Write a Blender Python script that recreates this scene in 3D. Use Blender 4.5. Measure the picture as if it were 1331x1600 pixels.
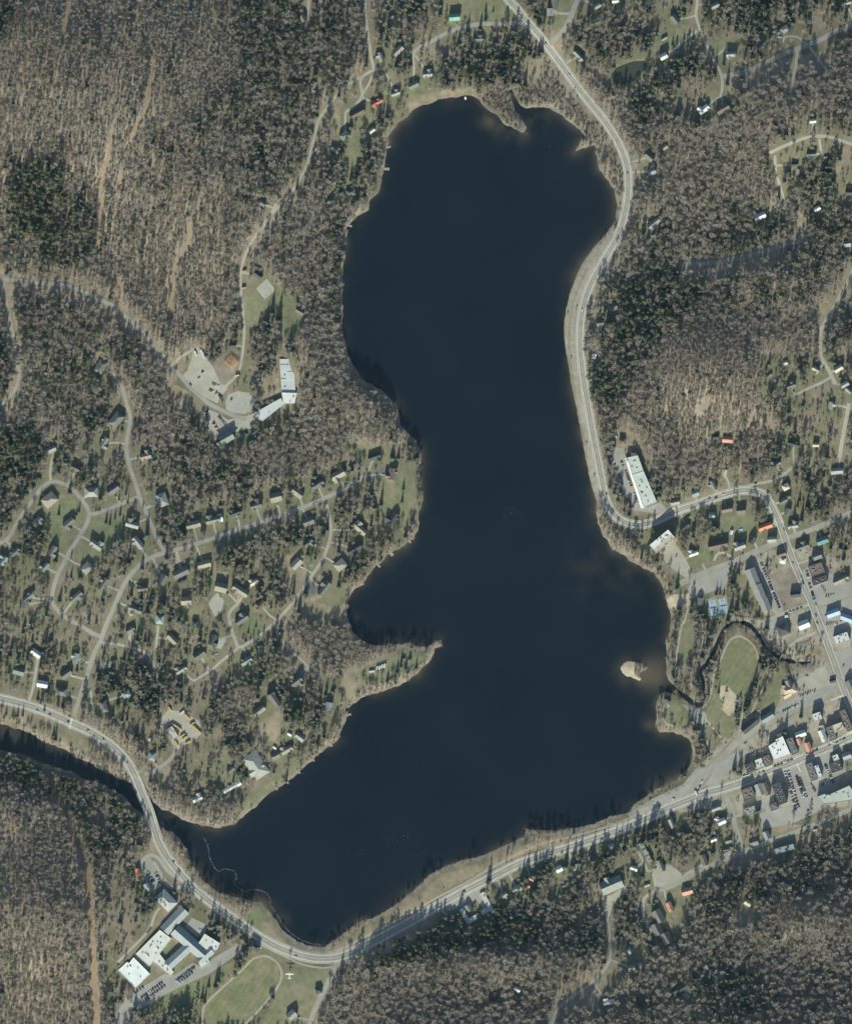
import bpy, bmesh, math, random
import numpy as np
from mathutils import Vector, Matrix

random.seed(11); RNG = np.random.default_rng(11)
for o in list(bpy.data.objects): bpy.data.objects.remove(o)
scene = bpy.context.scene
COL = scene.collection
W_PX, H_PX = 1331, 1600            # one metre per photograph pixel
R = math.radians

# ------------------------------------------------------------------ camera, sky, sun, exposure
cam_d = bpy.data.cameras.new('camera'); cam = bpy.data.objects.new('camera', cam_d); COL.objects.link(cam)
cam_d.type = 'ORTHO'; cam_d.ortho_scale = 1600.0
cam.location = (0, 0, 300); cam.rotation_euler = (0, 0, 0)
cam_d.clip_start = 1.0; cam_d.clip_end = 4000.0
scene.camera = cam
SUN_EL, SUN_AZ_FROM_SOUTH = 25.5, 7.0      # shadows fall up the picture, a touch to the right
world = bpy.data.worlds.new('World'); scene.world = world; world.use_nodes = True
wn = world.node_tree.nodes; wl = world.node_tree.links
bg = wn['Background']; sky = wn.new('ShaderNodeTexSky'); sky.sky_type = 'NISHITA'; sky.sun_disc = False
sky.sun_elevation = R(SUN_EL); sky.sun_rotation = R(180 + SUN_AZ_FROM_SOUTH)
wl.new(sky.outputs[0], bg.inputs[0]); bg.inputs[1].default_value = 0.085
sun_d = bpy.data.lights.new('sun', 'SUN'); sun_d.energy = 5.0; sun_d.angle = R(0.5); sun_d.color = (1.0, 0.965, 0.80)
sun = bpy.data.objects.new('sun', sun_d); COL.objects.link(sun)
sv = Vector((-math.sin(R(SUN_AZ_FROM_SOUTH)) * math.cos(R(SUN_EL)), -math.cos(R(SUN_AZ_FROM_SOUTH)) * math.cos(R(SUN_EL)), math.sin(R(SUN_EL))))
sun.rotation_euler = sv.to_track_quat('Z', 'Y').to_euler(); sun.location = sv * 900
scene.view_settings.view_transform = 'Standard'; scene.view_settings.look = 'None'
scene.view_settings.gamma = 1.0; scene.view_settings.use_curve_mapping = False
scene.view_settings.exposure = 0.5
scene.cycles.max_bounces = 4; scene.cycles.diffuse_bounces = 2; scene.cycles.glossy_bounces = 2
scene.cycles.transmission_bounces = 2; scene.cycles.transparent_max_bounces = 4
scene.cycles.caustics_reflective = False; scene.cycles.caustics_refractive = False
scene.cycles.use_denoising = True; scene.cycles.denoiser = 'OPENIMAGEDENOISE'; scene.cycles.denoising_input_passes = 'RGB_ALBEDO_NORMAL'; scene.cycles.denoising_prefilter = 'ACCURATE'

# ------------------------------------------------------------------ helpers
def X(px): return px - W_PX / 2.0
def Y(py): return H_PX / 2.0 - py
def tag(o, label=None, cat=None, group=None, kind=None):
    if label: o['label'] = label
    if cat: o['category'] = cat
    if group: o['group'] = group
    if kind: o['kind'] = kind
    return o
def link(name, data, parent=None, loc=None, rz=0.0):
    o = bpy.data.objects.new(name, data); COL.objects.link(o)
    if parent is not None: o.parent = parent
    if loc is not None: o.location = loc
    if rz: o.rotation_euler = (0, 0, rz)
    return o
def mesh(name, verts, faces, mats, fm=None, smooth=False):
    me = bpy.data.meshes.new(name); me.from_pydata([tuple(v) for v in verts], [], faces)
    for m in (mats if isinstance(mats, (list, tuple)) else [mats]): me.materials.append(m)
    if fm is not None: me.polygons.foreach_set('material_index', fm)
    if smooth: me.polygons.foreach_set('use_smooth', [True] * len(me.polygons))
    me.update(); return me
class MB:
    def __init__(s): s.v = []; s.f = []; s.m = []
    def add(s, verts, faces, mi=0):
        b = len(s.v); s.v += [tuple(v) for v in verts]; s.f += [tuple(i + b for i in f) for f in faces]; s.m += [mi] * len(faces)
    def box(s, x0, x1, y0, y1, z0, z1, mi=0):
        s.add([(x0,y0,z0),(x1,y0,z0),(x1,y1,z0),(x0,y1,z0),(x0,y0,z1),(x1,y0,z1),(x1,y1,z1),(x0,y1,z1)],
              [(0,3,2,1),(4,5,6,7),(0,1,5,4),(1,2,6,5),(2,3,7,6),(3,0,4,7)], mi)
    def taper(s, b, t, z0, z1, mi=0):     # b,t = (x0,x1,y0,y1)
        s.add([(b[0],b[2],z0),(b[1],b[2],z0),(b[1],b[3],z0),(b[0],b[3],z0),(t[0],t[2],z1),(t[1],t[2],z1),(t[1],t[3],z1),(t[0],t[3],z1)],
              [(0,3,2,1),(4,5,6,7),(0,1,5,4),(1,2,6,5),(2,3,7,6),(3,0,4,7)], mi)
    def tube(s, p, q, r0, r1, n=5, mi=0, cap=False):
        p = Vector(p); q = Vector(q); d = (q - p).normalized()
        u = d.orthogonal().normalized(); w = d.cross(u)
        vs = [p + (u * math.cos(2*math.pi*k/n) + w * math.sin(2*math.pi*k/n)) * r0 for k in range(n)]
        vs += [q + (u * math.cos(2*math.pi*k/n) + w * math.sin(2*math.pi*k/n)) * r1 for k in range(n)]
        fs = [(k, (k+1) % n, n + (k+1) % n, n + k) for k in range(n)]
        if cap: fs += [tuple(range(n, 2*n)), tuple(range(n))[::-1]]
        s.add(vs, fs, mi)
    def prism(s, pts, z0, z1, mi=0):      # pts counter-clockwise in plan
        n = len(pts); a = sum(pts[i][0]*pts[(i+1)%n][1]-pts[(i+1)%n][0]*pts[i][1] for i in range(n))
        if a < 0: pts = pts[::-1]
        s.add([(x,y,z0) for x,y in pts] + [(x,y,z1) for x,y in pts],
              [tuple(range(n))[::-1], tuple(range(n, 2*n))] + [(k,(k+1)%n,n+(k+1)%n,n+k) for k in range(n)], mi)
    def build(s, name, mats, parent=None, loc=None, rz=0, smooth=False):
        return link(name, mesh(name, s.v, s.f, mats, s.m, smooth), parent, loc, rz)

# ------------------------------------------------------------------ materials
def new_mat(name):
    m = bpy.data.materials.new(name); m.use_nodes = True
    return m, m.node_tree.nodes, m.node_tree.links, m.node_tree.nodes['Principled BSDF']
def mixrgb(N, L, a, b, fac, mode='MIX'):
    n = N.new('ShaderNodeMix'); n.data_type = 'RGBA'; n.blend_type = mode
    for s, v in ((0, fac), (6, a), (7, b)):
        if hasattr(v, 'is_output') or hasattr(v, 'links'): L.new(v, n.inputs[s])
        elif s == 0: n.inputs[0].default_value = v
        else: n.inputs[s].default_value = (*v, 1) if len(v) == 3 else v
    return n.outputs[2]
def noise(N, L, scale, detail=3, co='Object', rough=0.6):
    tc = N.new('ShaderNodeNewGeometry'); t = N.new('ShaderNodeTexNoise')
    t.inputs['Scale'].default_value = scale; t.inputs['Detail'].default_value = detail; t.inputs['Roughness'].default_value = rough
    L.new(tc.outputs['Position'], t.inputs['Vector']); return t.outputs['Fac']
def ramp(N, L, src, p0, p1, v0=0.0, v1=1.0):
    n = N.new('ShaderNodeMapRange'); L.new(src, n.inputs[0])
    n.inputs[1].default_value = p0; n.inputs[2].default_value = p1; n.inputs[3].default_value = v0; n.inputs[4].default_value = v1
    return n.outputs[0]
def vary(name, c, rough=0.85, amt=0.25, scale=0.25, scale2=1.7, objcol=False, rnd=0.0, spec=0.3, tint=None):
    """a colour with two sizes of wear; objcol multiplies by the object's own colour, rnd shifts value per object"""
    m, N, L, B = new_mat(name)
    n1 = noise(N, L, scale, 4); n2 = noise(N, L, scale2, 3)
    k = N.new('ShaderNodeMath'); k.operation = 'ADD'; L.new(ramp(N, L, n1, .25, .75, -amt, amt), k.inputs[0]); L.new(ramp(N, L, n2, .25, .75, -amt*.7, amt*.7), k.inputs[1])
    f = N.new('ShaderNodeMath'); f.operation = 'ADD'; L.new(k.outputs[0], f.inputs[0]); f.inputs[1].default_value = 1.0
    v = f.outputs[0]
    oi = None
    if rnd or objcol or tint: oi = N.new('ShaderNodeObjectInfo')
    if rnd:
        r = ramp(N, L, oi.outputs['Random'], 0, 1, 1 - rnd, 1 + rnd)
        mm = N.new('ShaderNodeMath'); mm.operation = 'MULTIPLY'; L.new(v, mm.inputs[0]); L.new(r, mm.inputs[1]); v = mm.outputs[0]
    base = oi.outputs['Color'] if objcol else c
    if tint:
        w = N.new('ShaderNodeMath'); w.operation = 'FRACT'; mu = N.new('ShaderNodeMath'); mu.operation = 'MULTIPLY'; mu.inputs[1].default_value = 7.31
        L.new(oi.outputs['Random'], mu.inputs[0]); L.new(mu.outputs[0], w.inputs[0])
        base = mixrgb(N, L, c, tint, w.outputs[0])
    g = N.new('ShaderNodeCombineXYZ'); [L.new(v, g.inputs[i]) for i in range(3)]
    L.new(mixrgb(N, L, base, g.outputs[0], 1.0, 'MULTIPLY'), B.inputs['Base Color'])
    B.inputs['Roughness'].default_value = rough; B.inputs['Specular IOR Level'].default_value = spec
    return m
def plain(name, c, rough=0.6, spec=0.4, metal=0.0):
    m, N, L, B = new_mat(name); B.inputs['Base Color'].default_value = (*c, 1)
    B.inputs['Roughness'].default_value = rough; B.inputs['Specular IOR Level'].default_value = spec; B.inputs['Metallic'].default_value = metal
    return m
M = {}
M['asphalt'] = vary('worn_asphalt', (.295,.300,.268), .9, .13, .07, .8)
M['street'] = vary('street_asphalt', (.285,.283,.245), .9, .15, .08, .9)
M['dark_asphalt'] = vary('fresh_asphalt', (.13,.14,.135), .9, .15, .1, .9)
M['worn'] = vary('tyre_worn_asphalt', (.255,.258,.232), .9, .16, .09, .6)
M['shoulder'] = vary('shoulder_gravel', (.36,.355,.30), .95, .18, .15, 1.5)
M['gravel'] = vary('gravel', (.34,.335,.28), .95, .16, .07, 1.2)
M['concrete'] = vary('concrete', (.33,.34,.30), .9, .12, .15, 1.3)
M['path'] = vary('path_gravel', (.33,.31,.25), .95, .15, .12, 1.2)
M['track'] = vary('earth_track', (.27,.205,.135), .95, .25, .12, 1.0)
M['sand'] = vary('sand', (.46,.41,.30), .95, .10, .1, .9)
M['line'] = vary('road_paint', (.72,.72,.66), .7, .2, .3, 2)
M['yellow_line'] = vary('yellow_paint', (.62,.50,.16), .7, .2, .3, 2)
M['roof'] = vary('roof_covering', (1,1,1), .8, .16, .25, 1.4, objcol=True)
M['membrane'] = vary('flat_roof_membrane', (.94,.95,.93), .75, .13, .09, .7, objcol=True)
M['wall'] = vary('painted_wall', (1,1,1), .8, .08, .3, 1.5, objcol=True)
M['trim'] = plain('white_trim', (.75,.76,.73), .6)
M['glass'] = plain('window_glass', (.02,.03,.04), .08, .6)
M['door'] = plain('door_paint', (.18,.10,.07), .5)
M['brick'] = vary('chimney_brick', (.26,.14,.10), .9, .2, 1, 4)
M['metal'] = plain('galvanised_metal', (.45,.47,.48), .45, .5, .4)
M['dark'] = plain('dark_metal', (.05,.055,.06), .5)
M['wood'] = vary('weathered_wood', (.34,.32,.28), .9, .2, .5, 2)
M['lumber'] = vary('new_lumber', (.78,.36,.12), .85, .2, .5, 2)
M['paint'] = vary('car_paint', (1,1,1), .3, .02, .5, 2, objcol=True, spec=.6)
M['tyre'] = plain('tyre_rubber', (.02,.02,.02), .8)
M['bark'] = vary('bark', (.20,.19,.165), .95, .2, .4, 2, rnd=.2)
M['twig'] = vary('bare_twigs', (.355,.335,.285), .95, .20, .012, .5, rnd=.22, tint=(.335,.325,.292))
M['twig_warm'] = vary('bare_twigs_warm', (.375,.338,.275), .95, .20, .012, .5, rnd=.20, tint=(.365,.320,.258))
M['spruce'] = vary('spruce_needles', (.100,.136,.096), .9, .2, .1, .9, rnd=.35, tint=(.116,.148,.112))
M['pine'] = vary('pine_needles', (.160,.195,.122), .9, .2, .1, .9, rnd=.35, tint=(.205,.222,.130))
for k_ in ('spruce', 'pine'):                       # needles let part of the light through
    N, L = M[k_].node_tree.nodes, M[k_].node_tree.links; B = N['Principled BSDF']; tl = N.new('ShaderNodeBsdfTranslucent'); mx = N.new('ShaderNodeMixShader'); mx.inputs[0].default_value = .3
    L.new(B.inputs['Base Color'].links[0].from_socket, tl.inputs[0]); L.new(B.outputs[0], mx.inputs[1]); L.new(tl.outputs[0], mx.inputs[2]); L.new(mx.outputs[0], N['Material Output'].inputs[0])
M['rust_leaf'] = vary('rust_leaves', (.30,.13,.05), .9, .2, .3, 1)
M['shrub'] = vary('shrub_twigs', (.25,.22,.175), .95, .2, .1, .8, rnd=.3)
M['lumberpile'] = M['lumber']
# ------------------------------------------------------------------ plan of the place (metres = pixels from the photo's top left)
def P(s):
    v = [float(t) for t in s.replace(',', ' ').split()]
    return list(zip(v[0::2], v[1::2]))
LAKE = P("""605 215 612 203 622 193 632 184 645 172 660 163 680 157 700 152 720 150 735 149 748 152 753 164 765 174 778 181 790 194 808 203 819 209 823 198
816 186 806 172 799 156 795 140 800 139 806 153 813 163 823 168 839 166 859 169 877 179 890 189 905 202 913 212 905 224 897 238 910 231 929 226 931 245 938 266 951 283
959 296 964 320 961 345 951 360 938 375 925 390 910 412 899 435 890 460 884 485 881 510 882 530 884 550 888 570 893 600 899 630 906 665 912 700 918 730 924 760
932 783 931 800 936 818 943 835 955 853 970 866 990 878 1005 887 1020 893 1030 905 1036 920 1041 938 1047 955 1050 970 1045 986 1041 1001 1041 1017 1041 1033
1040 1049 1043 1061 1048 1066 1056 1076 1050 1084 1038 1081 1030 1087 1027 1101 1024 1117 1025 1131 1030 1142 1038 1144 1051 1143 1063 1146 1074 1153 1079 1162 1082 1173 1079 1193
1068 1210 1055 1221 1040 1228 1023 1232 1011 1244 993 1256 979 1269 955 1276 927 1288 899 1294 880 1297 850 1298 822 1296 819 1307 775 1329 746 1339 701 1352 683 1361
671 1368 657 1382 627 1408 594 1430 560 1442 536 1459 517 1473 507 1480 488 1479 466 1471 450 1461 440 1453 426 1434 421 1422 408 1410 394 1407 376 1402 358 1400
340 1394 327 1383 313 1372 304 1356 297 1340 288 1322 280 1309 266 1298 250 1280 238 1262 236 1249 252 1263 289 1281 329 1292 344 1293 369 1286 379 1276 398 1263 413 1246
428 1233 453 1219 478 1196 503 1174 530 1154 537 1134 545 1112 538 1110 557 1097 571 1086 601 1078 630 1067 651 1052 668 1035 676 1023 677 1013 691 1008 684 1000 675 1006
668 1013 653 1011 641 1006 620 1008 603 1007 588 1009 573 1006 565 1000 552 987 544 970 541 953 544 937 552 922 565 912 575 899 588 884 605 869 630 852 635 847
646 841 654 824 655 800 661 773 658 745 657 707 649 689 636 677 625 664 622 647 618 631 595 611 572 598 554 575 544 552 537 529 535 499 535 463 537 422 540 384
542 356 557 338 575 327 576 313 591 301 595 286 599 268 603 243 606 225""")
RIVER = P("-90 1120 0 1132 30 1137 60 1154 100 1171 130 1188 170 1208 205 1224 236 1247 262 1272 275 1287 262 1300 250 1290 236 1272 222 1272 210 1262 190 1240 150 1222 110 1207 65 1192 40 1180 0 1172 -90 1165")
ISLET = P("970 1044 974 1036 983 1032 1000 1036 1012 1042 1008 1047 996 1052 1002 1061 999 1064 985 1059 974 1052")
CREEK = [(P("1046 1068 1060 1080 1083 1098 1096 1099 1100 1085 1099 1066 1095 1048 1104 1036 1118 1012 1128 986 1148 972 1172 978 1186 995 1196 1012 1208 1022 1224 1031 1240 1034"), 6.2), (P("1240 1034 1256 1036 1266 1034"), 4)]
POND = P("954 117 964 105 988 96 1007 95 1011 103 1000 115 986 128 970 133 958 128")

STEP = 2.5; MG = 80
gx = np.arange(-MG, W_PX + MG + .1, STEP); gy = np.arange(-MG, H_PX + MG + .1, STEP)
GX, GY = np.meshgrid(gx, gy)          # [row(y), col(x)]
NXg, NYg = len(gx), len(gy)
def inside(poly, XX=None, YY=None):
    XX = GX if XX is None else XX; YY = GY if YY is None else YY
    out = np.zeros(XX.shape, bool)
    x = np.array([p[0] for p in poly]); y = np.array([p[1] for p in poly])
    if XX is GX:
        i0 = max(0, int((y.min() + MG) / STEP) - 1); i1 = min(NYg, int((y.max() + MG) / STEP) + 2)
        j0 = max(0, int((x.min() + MG) / STEP) - 1); j1 = min(NXg, int((x.max() + MG) / STEP) + 2)
        sl = (slice(i0, i1), slice(j0, j1))
    else: sl = (slice(None),) * XX.ndim
    xs, ys = XX[sl], YY[sl]; r = np.zeros(xs.shape, bool); n = len(poly)
    for k in range(n):
        x0, y0, x1, y1 = x[k], y[k], x[(k+1) % n], y[(k+1) % n]
        if y0 == y1: continue
        c = ((ys >= y0) != (ys >= y1)) & (xs < (x1 - x0) * (ys - y0) / (y1 - y0) + x0); r ^= c
    out[sl] = r; return out
def dist_line(pts, closed=False, pad=None):
    D = np.full(GX.shape, 1e4)
    n = len(pts)
    for k in range(n if closed else n - 1):
        (x0, y0), (x1, y1) = pts[k], pts[(k+1) % n]
        if pad is None: sl = (slice(None), slice(None))
        else:
            i0 = max(0, int((min(y0,y1) - pad + MG) / STEP)); i1 = min(NYg, int((max(y0,y1) + pad + MG) / STEP) + 2)
            j0 = max(0, int((min(x0,x1) - pad + MG) / STEP)); j1 = min(NXg, int((max(x0,x1) + pad + MG) / STEP) + 2)
            if i1 <= i0 or j1 <= j0: continue
            sl = (slice(i0, i1), slice(j0, j1))
        xs, ys = GX[sl], GY[sl]; dx, dy = x1 - x0, y1 - y0
        t = np.clip(((xs - x0) * dx + (ys - y0) * dy) / max(dx*dx + dy*dy, 1e-6), 0, 1)
        D[sl] = np.minimum(D[sl], np.hypot(xs - x0 - t * dx, ys - y0 - t * dy))
    return D
def smooth01(t): t = np.clip(t, 0, 1); return t * t * (3 - 2 * t)
def vnoise(scale, seed):               # smooth value noise over the plan, -1..1
    r = np.random.default_rng(seed); w = int((W_PX + 2*MG) / scale) + 4; h = int((H_PX + 2*MG) / scale) + 4
    g = r.uniform(-1, 1, (h, w)); u = (GX + MG) / scale; v = (GY + MG) / scale
    i = u.astype(int); j = v.astype(int); fu = smooth01(u - i); fv = smooth01(v - j)
    return (g[j,i]*(1-fu) + g[j,i+1]*fu)*(1-fv) + (g[j+1,i]*(1-fu) + g[j+1,i+1]*fu)*fv
def curve(pts, step=4.0):              # Catmull-Rom through the points, then even steps
    P_ = [Vector((*p, 0)) for p in pts]; P_ = [P_[0]*2 - P_[1]] + P_ + [P_[-1]*2 - P_[-2]]
    out = []
    for k in range(1, len(P_) - 2):
        a, b, c, d = P_[k-1:k+3]
        for i in range(12):
            t = i / 12.0
            out.append(0.5 * ((2*b) + (c - a)*t + (2*a - 5*b + 4*c - d)*t*t + (3*b - a - 3*c + d)*t**3))
    out.append(P_[-2])
    res = [out[0]]; acc = 0.0
    for p, q in zip(out, out[1:]):
        seg = (q - p).length
        while acc + seg >= step:
            f = (step - acc) / seg; p = p.lerp(q, f); res.append(p.copy()); seg = (q - p).length; acc = 0.0
        acc += seg
    if (res[-1] - out[-1]).length > .5: res.append(out[-1])
    return [(p.x, p.y) for p in res]

sd = dist_line(LAKE, True); inl = inside(LAKE); sd = np.where(inl, -sd, sd)          # + on land
d2 = dist_line(RIVER, True, 60); sd = np.minimum(sd, np.where(inside(RIVER), -d2, d2))
for pts, w in CREEK:
    sd = np.minimum(sd, dist_line(curve(pts), False, 40) - w / 2)
d3 = dist_line(ISLET, True, 60); ii = inside(ISLET); sd = np.where(ii, np.minimum(d3, 8), np.where(sd < 0, np.maximum(sd, -np.where(d3 > 1e3, 1e4, d3)), sd))
sd = sd + (1.3 * vnoise(6.5, 41) + 1.6 * vnoise(15, 42)) * (1 - smooth01((np.abs(sd) - 14) / 10)) * np.where((GX > 875) & (GX < 970) & (GY > 340) & (GY < 790), .25, 1.0)
HILLS = [(130,120,240,210,48),(330,300,120,160,16),(500,540,55,80,15),(600,650,60,40,6),(200,900,170,120,9),(420,1120,90,60,6),(110,500,100,90,10),
         (1110,575,85,95,36),(1230,180,120,110,24),(1180,430,90,50,14),(1320,600,70,120,12),
         (640,1512,100,34,9),(790,1500,110,34,13),(930,1490,80,40,6),(1270,1440,95,58,30),(1150,1450,70,50,10),
         (60,1420,110,130,36),(30,1260,70,45,12),(900,30,90,50,6),(620,60,60,70,6),(-60,620,90,140,14)]
Zg = np.zeros_like(GX)
for cx, cy, sx, sy, h in HILLS: Zg += h * np.exp(-((GX-cx)/sx)**2/1.0 - ((GY-cy)/sy)**2/1.0)
Zg += .21 * np.maximum(GY - 1470, 0) * smooth01((GX - 530) / 90) + .13 * np.maximum(GY - 1425, 0) * smooth01((GX - 1030) / 130)
Zg *= smooth01((sd - 6) / 70.0)
Zg += 13 * np.exp(-((GX-578)/46)**2 - ((GY-622)/44)**2) * smooth01(sd / 26)
Zg += vnoise(60, 3) * 1.2 * smooth01(sd / 60) + vnoise(28, 4) * .4 * smooth01(sd / 40)
Zg += np.where(sd > 0, .35 + 1.9 * smooth01(sd / 14), 0)
pd = dist_line(POND, True, 40); pin = inside(POND); psd = np.where(pin, -pd, pd)
PZ = 4.0
Zg = Zg + (PZ + .4 - Zg) * (1 - smooth01((psd - 3) / 26)); Zg = np.where(psd < 2, np.minimum(Zg, PZ + .3 * psd - .1), Zg)
Zg = np.where(sd <= 0, np.maximum(sd * .3, -4.0) + .1, Zg)
def Hz(px, py):
    u = min(max((px + MG) / STEP, 0), NXg - 1.001); v = min(max((py + MG) / STEP, 0), NYg - 1.001)
    j, i = int(u), int(v); a, b = u - j, v - i
    return (Zg[i,j]*(1-a) + Zg[i,j+1]*a)*(1-b) + (Zg[i+1,j]*(1-a) + Zg[i+1,j+1]*a)*b
def Gat(A, px, py): return A[min(max(int(round((py + MG) / STEP)), 0), NYg-1), min(max(int(round((px + MG) / STEP)), 0), NXg-1)]

# roads: kind, width, points
ROADS = [
 ('highway', 9.0, "770 -60 782 -20 796 2 808 14 818 27 838 50 852 68 870 92 889 118 905 140 925 165 945 190 958 210 968 228 975 245 980 265 981 290 979 315 973 345 963 372 950 395 935 420 922 445 913 470 908 495 906 520 906 545 909 575 914 610 920 645 926 680 933 715 940 750 945 775 953 795 966 810 982 818 1000 820 1018 816 1038 807 1060 797 1085 789 1110 780 1140 770 1160 766 1180 768 1195 775 1207 795 1218 820"),
 ('main_street', 11.0, "1216 814 1228 848 1240 880 1253 910 1266 940 1276 965 1287 992 1297 1020 1308 1050 1318 1078 1331 1110 1350 1155 1380 1220"),
 ('highway', 10.5, "-80 1068 -40 1080 0 1091 40 1101 80 1115 115 1131 145 1145 175 1165 195 1185 208 1205 220 1235 232 1265 240 1290 248 1315 262 1340 280 1362 300 1385 330 1410 365 1435 400 1460 430 1478 460 1490 490 1497 520 1497 545 1490 575 1475 610 1457 650 1435 690 1412 730 1390 770 1370 810 1350 850 1336 900 1320 950 1303 1000 1283 1040 1264 1075 1250 1100 1240 1130 1232 1160 1222 1200 1205 1230 1195 1260 1182 1300 1165 1331 1150 1400 1122"),
 ('street', 11.0, "1062 1256 1080 1236 1098 1214 1115 1196 1130 1182 1150 1160 1185 1136 1220 1118 1260 1100 1290 1086 1312 1073"),
 ('street', 10, "1062 912 1100 895 1140 880 1180 862 1225 843"), ('street', 8, "1222 843 1270 826 1331 800 1400 770"),
 ('street', 6.5, "645 82 660 72 706 48 744 38 780 37 822 36"), ('street', 8, "858 70 872 56 884 42 893 22 905 -10 920 -60"), ('lane', 4, "866 20 880 21 892 22"),
 ('lane', 4.5, "567 -40 570 0 571 25 576 60 580 90 584 108 578 112 566 120 563 130 566 148 556 164 540 175"), ('lane', 4, "584 108 600 108"), ('lane', 3.5, "583 114 577 130 566 148"),
 ('lane', 4, "483 0 480 25 477 45"), ('lane', 4.0, "563 120 535 138 521 156 508 172 497 190 493 208 488 226 482 250 474 270 456 300 440 318 420 340 398 370 383 400 377 425 376 440 379 480 382 510 380 545 375 575 365 592 352 604"),
 ('lane', 5, "432 318 424 334 412 352 398 372"),
 ('street', 6.5, "-60 430 0 435 20 438 60 442 100 446 130 455 155 467 180 480 200 497 222 520 245 545 265 568 285 590 297 605 310 616 325 629 345 640 365 649 385 655"),
 ('street', 6, "5 438 10 470 18 510 25 545 30 580 28 600 15 620 0 633 -50 660"),
 ('street', 6, "192 605 198 630 204 652 200 680 198 700 202 725 212 755 220 780 235 815 248 845 258 862"), ('lane', 3.5, "175 582 186 596 192 606"),
 ('street', 6.5, "256 863 290 855 330 842 380 825 430 808 480 790 515 775 540 762 570 744"),
 ('street', 6, "218 776 200 783 170 795 143 803 135 790 118 768 105 758 85 752 70 758 58 772 45 790 25 820 10 843 -40 866"), ('lane', 4, "80 752 79 738 81 720"),
 ('street', 6.5, "141 801 135 820 120 845 105 870 90 900 82 930 84 945 100 962 130 980 150 992 160 994"),
 ('street', 7, "258 863 235 872 213 888 195 912 180 945 165 980 158 1000 148 1020 135 1060 120 1105 116 1120"),
 ('lane', 5, "510 788 513 800 517 830 512 855 500 880 480 910 455 945 430 972 410 990 376 1011 368 1000 360 975 359 957 372 943"),
 ('lane', 4, "372 1013 350 1030 331 1046 303 1064"), ('lane', 4, "440 1000 455 1016 470 1030 482 1042"), ('lane', 4, "160 1004 190 1008 228 1020 240 1040 246 1058"),
 ('lane', 4, "244 1012 246 990 248 978"), ('lane', 4.5, "46 1094 52 1075 58 1040 60 1028"), ('lane', 4, "138 1072 143 1085 142 1098 155 1100"),
 ('lane', 6, "226 1366 222 1352 226 1341 238 1336 250 1343 262 1360 278 1372 290 1378"), ('lane', 5.5, "290 1380 278 1387 264 1384 252 1366 240 1346"), ('lane', 4, "184 1504 196 1492 222 1466 236 1448 242 1430 250 1418"), ('street', 6, "226 1210 240 1205 262 1190 274 1175 274 1160"), ('street', 8, "532 1496 520 1520 505 1550 490 1582 478 1625"),
 ('street', 7.5, "1400 1232 1331 1263 1290 1281 1250 1297 1200 1315 1150 1335 1100 1357 1075 1370 1050 1384 1022 1392"),
 ('street', 8.5, "1128 1236 1140 1258 1148 1290 1160 1332"), ('lane', 4, "996 1330 1004 1345 1012 1362"), ('lane', 5, "946 1400 949 1440 952 1470 952 1500 935 1525 905 1550 875 1572 862 1600 855 1650"),
 ('lane', 5, "1020 1392 1006 1405 1004 1425 1012 1450"), ('lane', 4.5, "1088 -40 1089 0 1087 25 1095 50 1106 75 1118 100 1126 116 1128 135 1125 150"),
 ('lane', 4, "1088 48 1070 62 1050 80"), ('lane', 3.5, "1116 88 1128 80 1132 74"),
 ('street', 7.5, "1126 120 1170 110 1220 86 1245 76 1275 65 1300 52 1331 38 1400 5"), ('lane', 4.5, "1245 78 1243 100 1238 125 1232 145"), ('lane', 4, "1262 70 1280 95 1292 112"),
 ('lane', 3, "1222 72 1226 58 1245 58 1258 68"), ('lane', 5, "1200 240 1225 228 1260 215 1290 213 1315 220 1331 225 1390 240"), ('lane', 4, "1210 243 1212 270 1218 290 1225 315"), ('lane', 3.5, "1279 216 1282 235 1284 246"),
 ('lane', 6, "1340 400 1328 430 1315 455 1300 485 1285 508 1280 530 1284 560 1295 580 1304 600"), ('lane', 4, "1300 588 1282 598 1260 608 1240 618"),
 ('lane', 6, "1326 630 1322 650 1318 672 1313 700 1311 716"), ('lane', 4, "1158 762 1180 756 1205 751 1225 740 1240 728"),
 ('street', 8, "1062 414 1090 412 1130 408 1180 396 1230 381 1250 372 1251 345"), ('lane', 5, "1048 845 1065 868 1078 894 1084 906"), ('lane', 3.5, "1097 880 1102 892"),
 ('lane', 4, "1115 876 1120 866 1130 864 1142 870"), ('lane', 5, "1233 1010 1250 998 1275 988"),
 ('lane', 5, "1218 960 1240 952 1264 944"), ('lane', 4.5, "1216 960 1206 952"), ('lane', 4.5, "268 575 280 560 303 545"), ('lane', 3.5, "1218 755 1230 742"),
]
TRACKS = [(4, "239 98 230 160 222 185 212 205 208 226"), (3.5, "180 188 174 222 166 262 159 300 156 340 151 392"), (3, "190 268 184 300 181 330 178 348"), (4, "108 5 104 40 98 65"),
          (4, "297 352 294 378 290 395 274 420 270 440 268 500"), (4, "180 430 187 455 191 488"), (7, "66 1188 86 1232 108 1284"), (9, "108 1284 126 1330 137 1370 141 1420 145 1480 148 1540 150 1640"),
          (3, "160 1478 200 1470 218 1478"), (4, "1215 1398 1222 1415 1218 1440 1212 1455"), (6, "1240 1412 1275 1402 1300 1385"), (5, "1296 1358 1316 1368"), (3, "150 290 168 250 174 220")]
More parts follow.
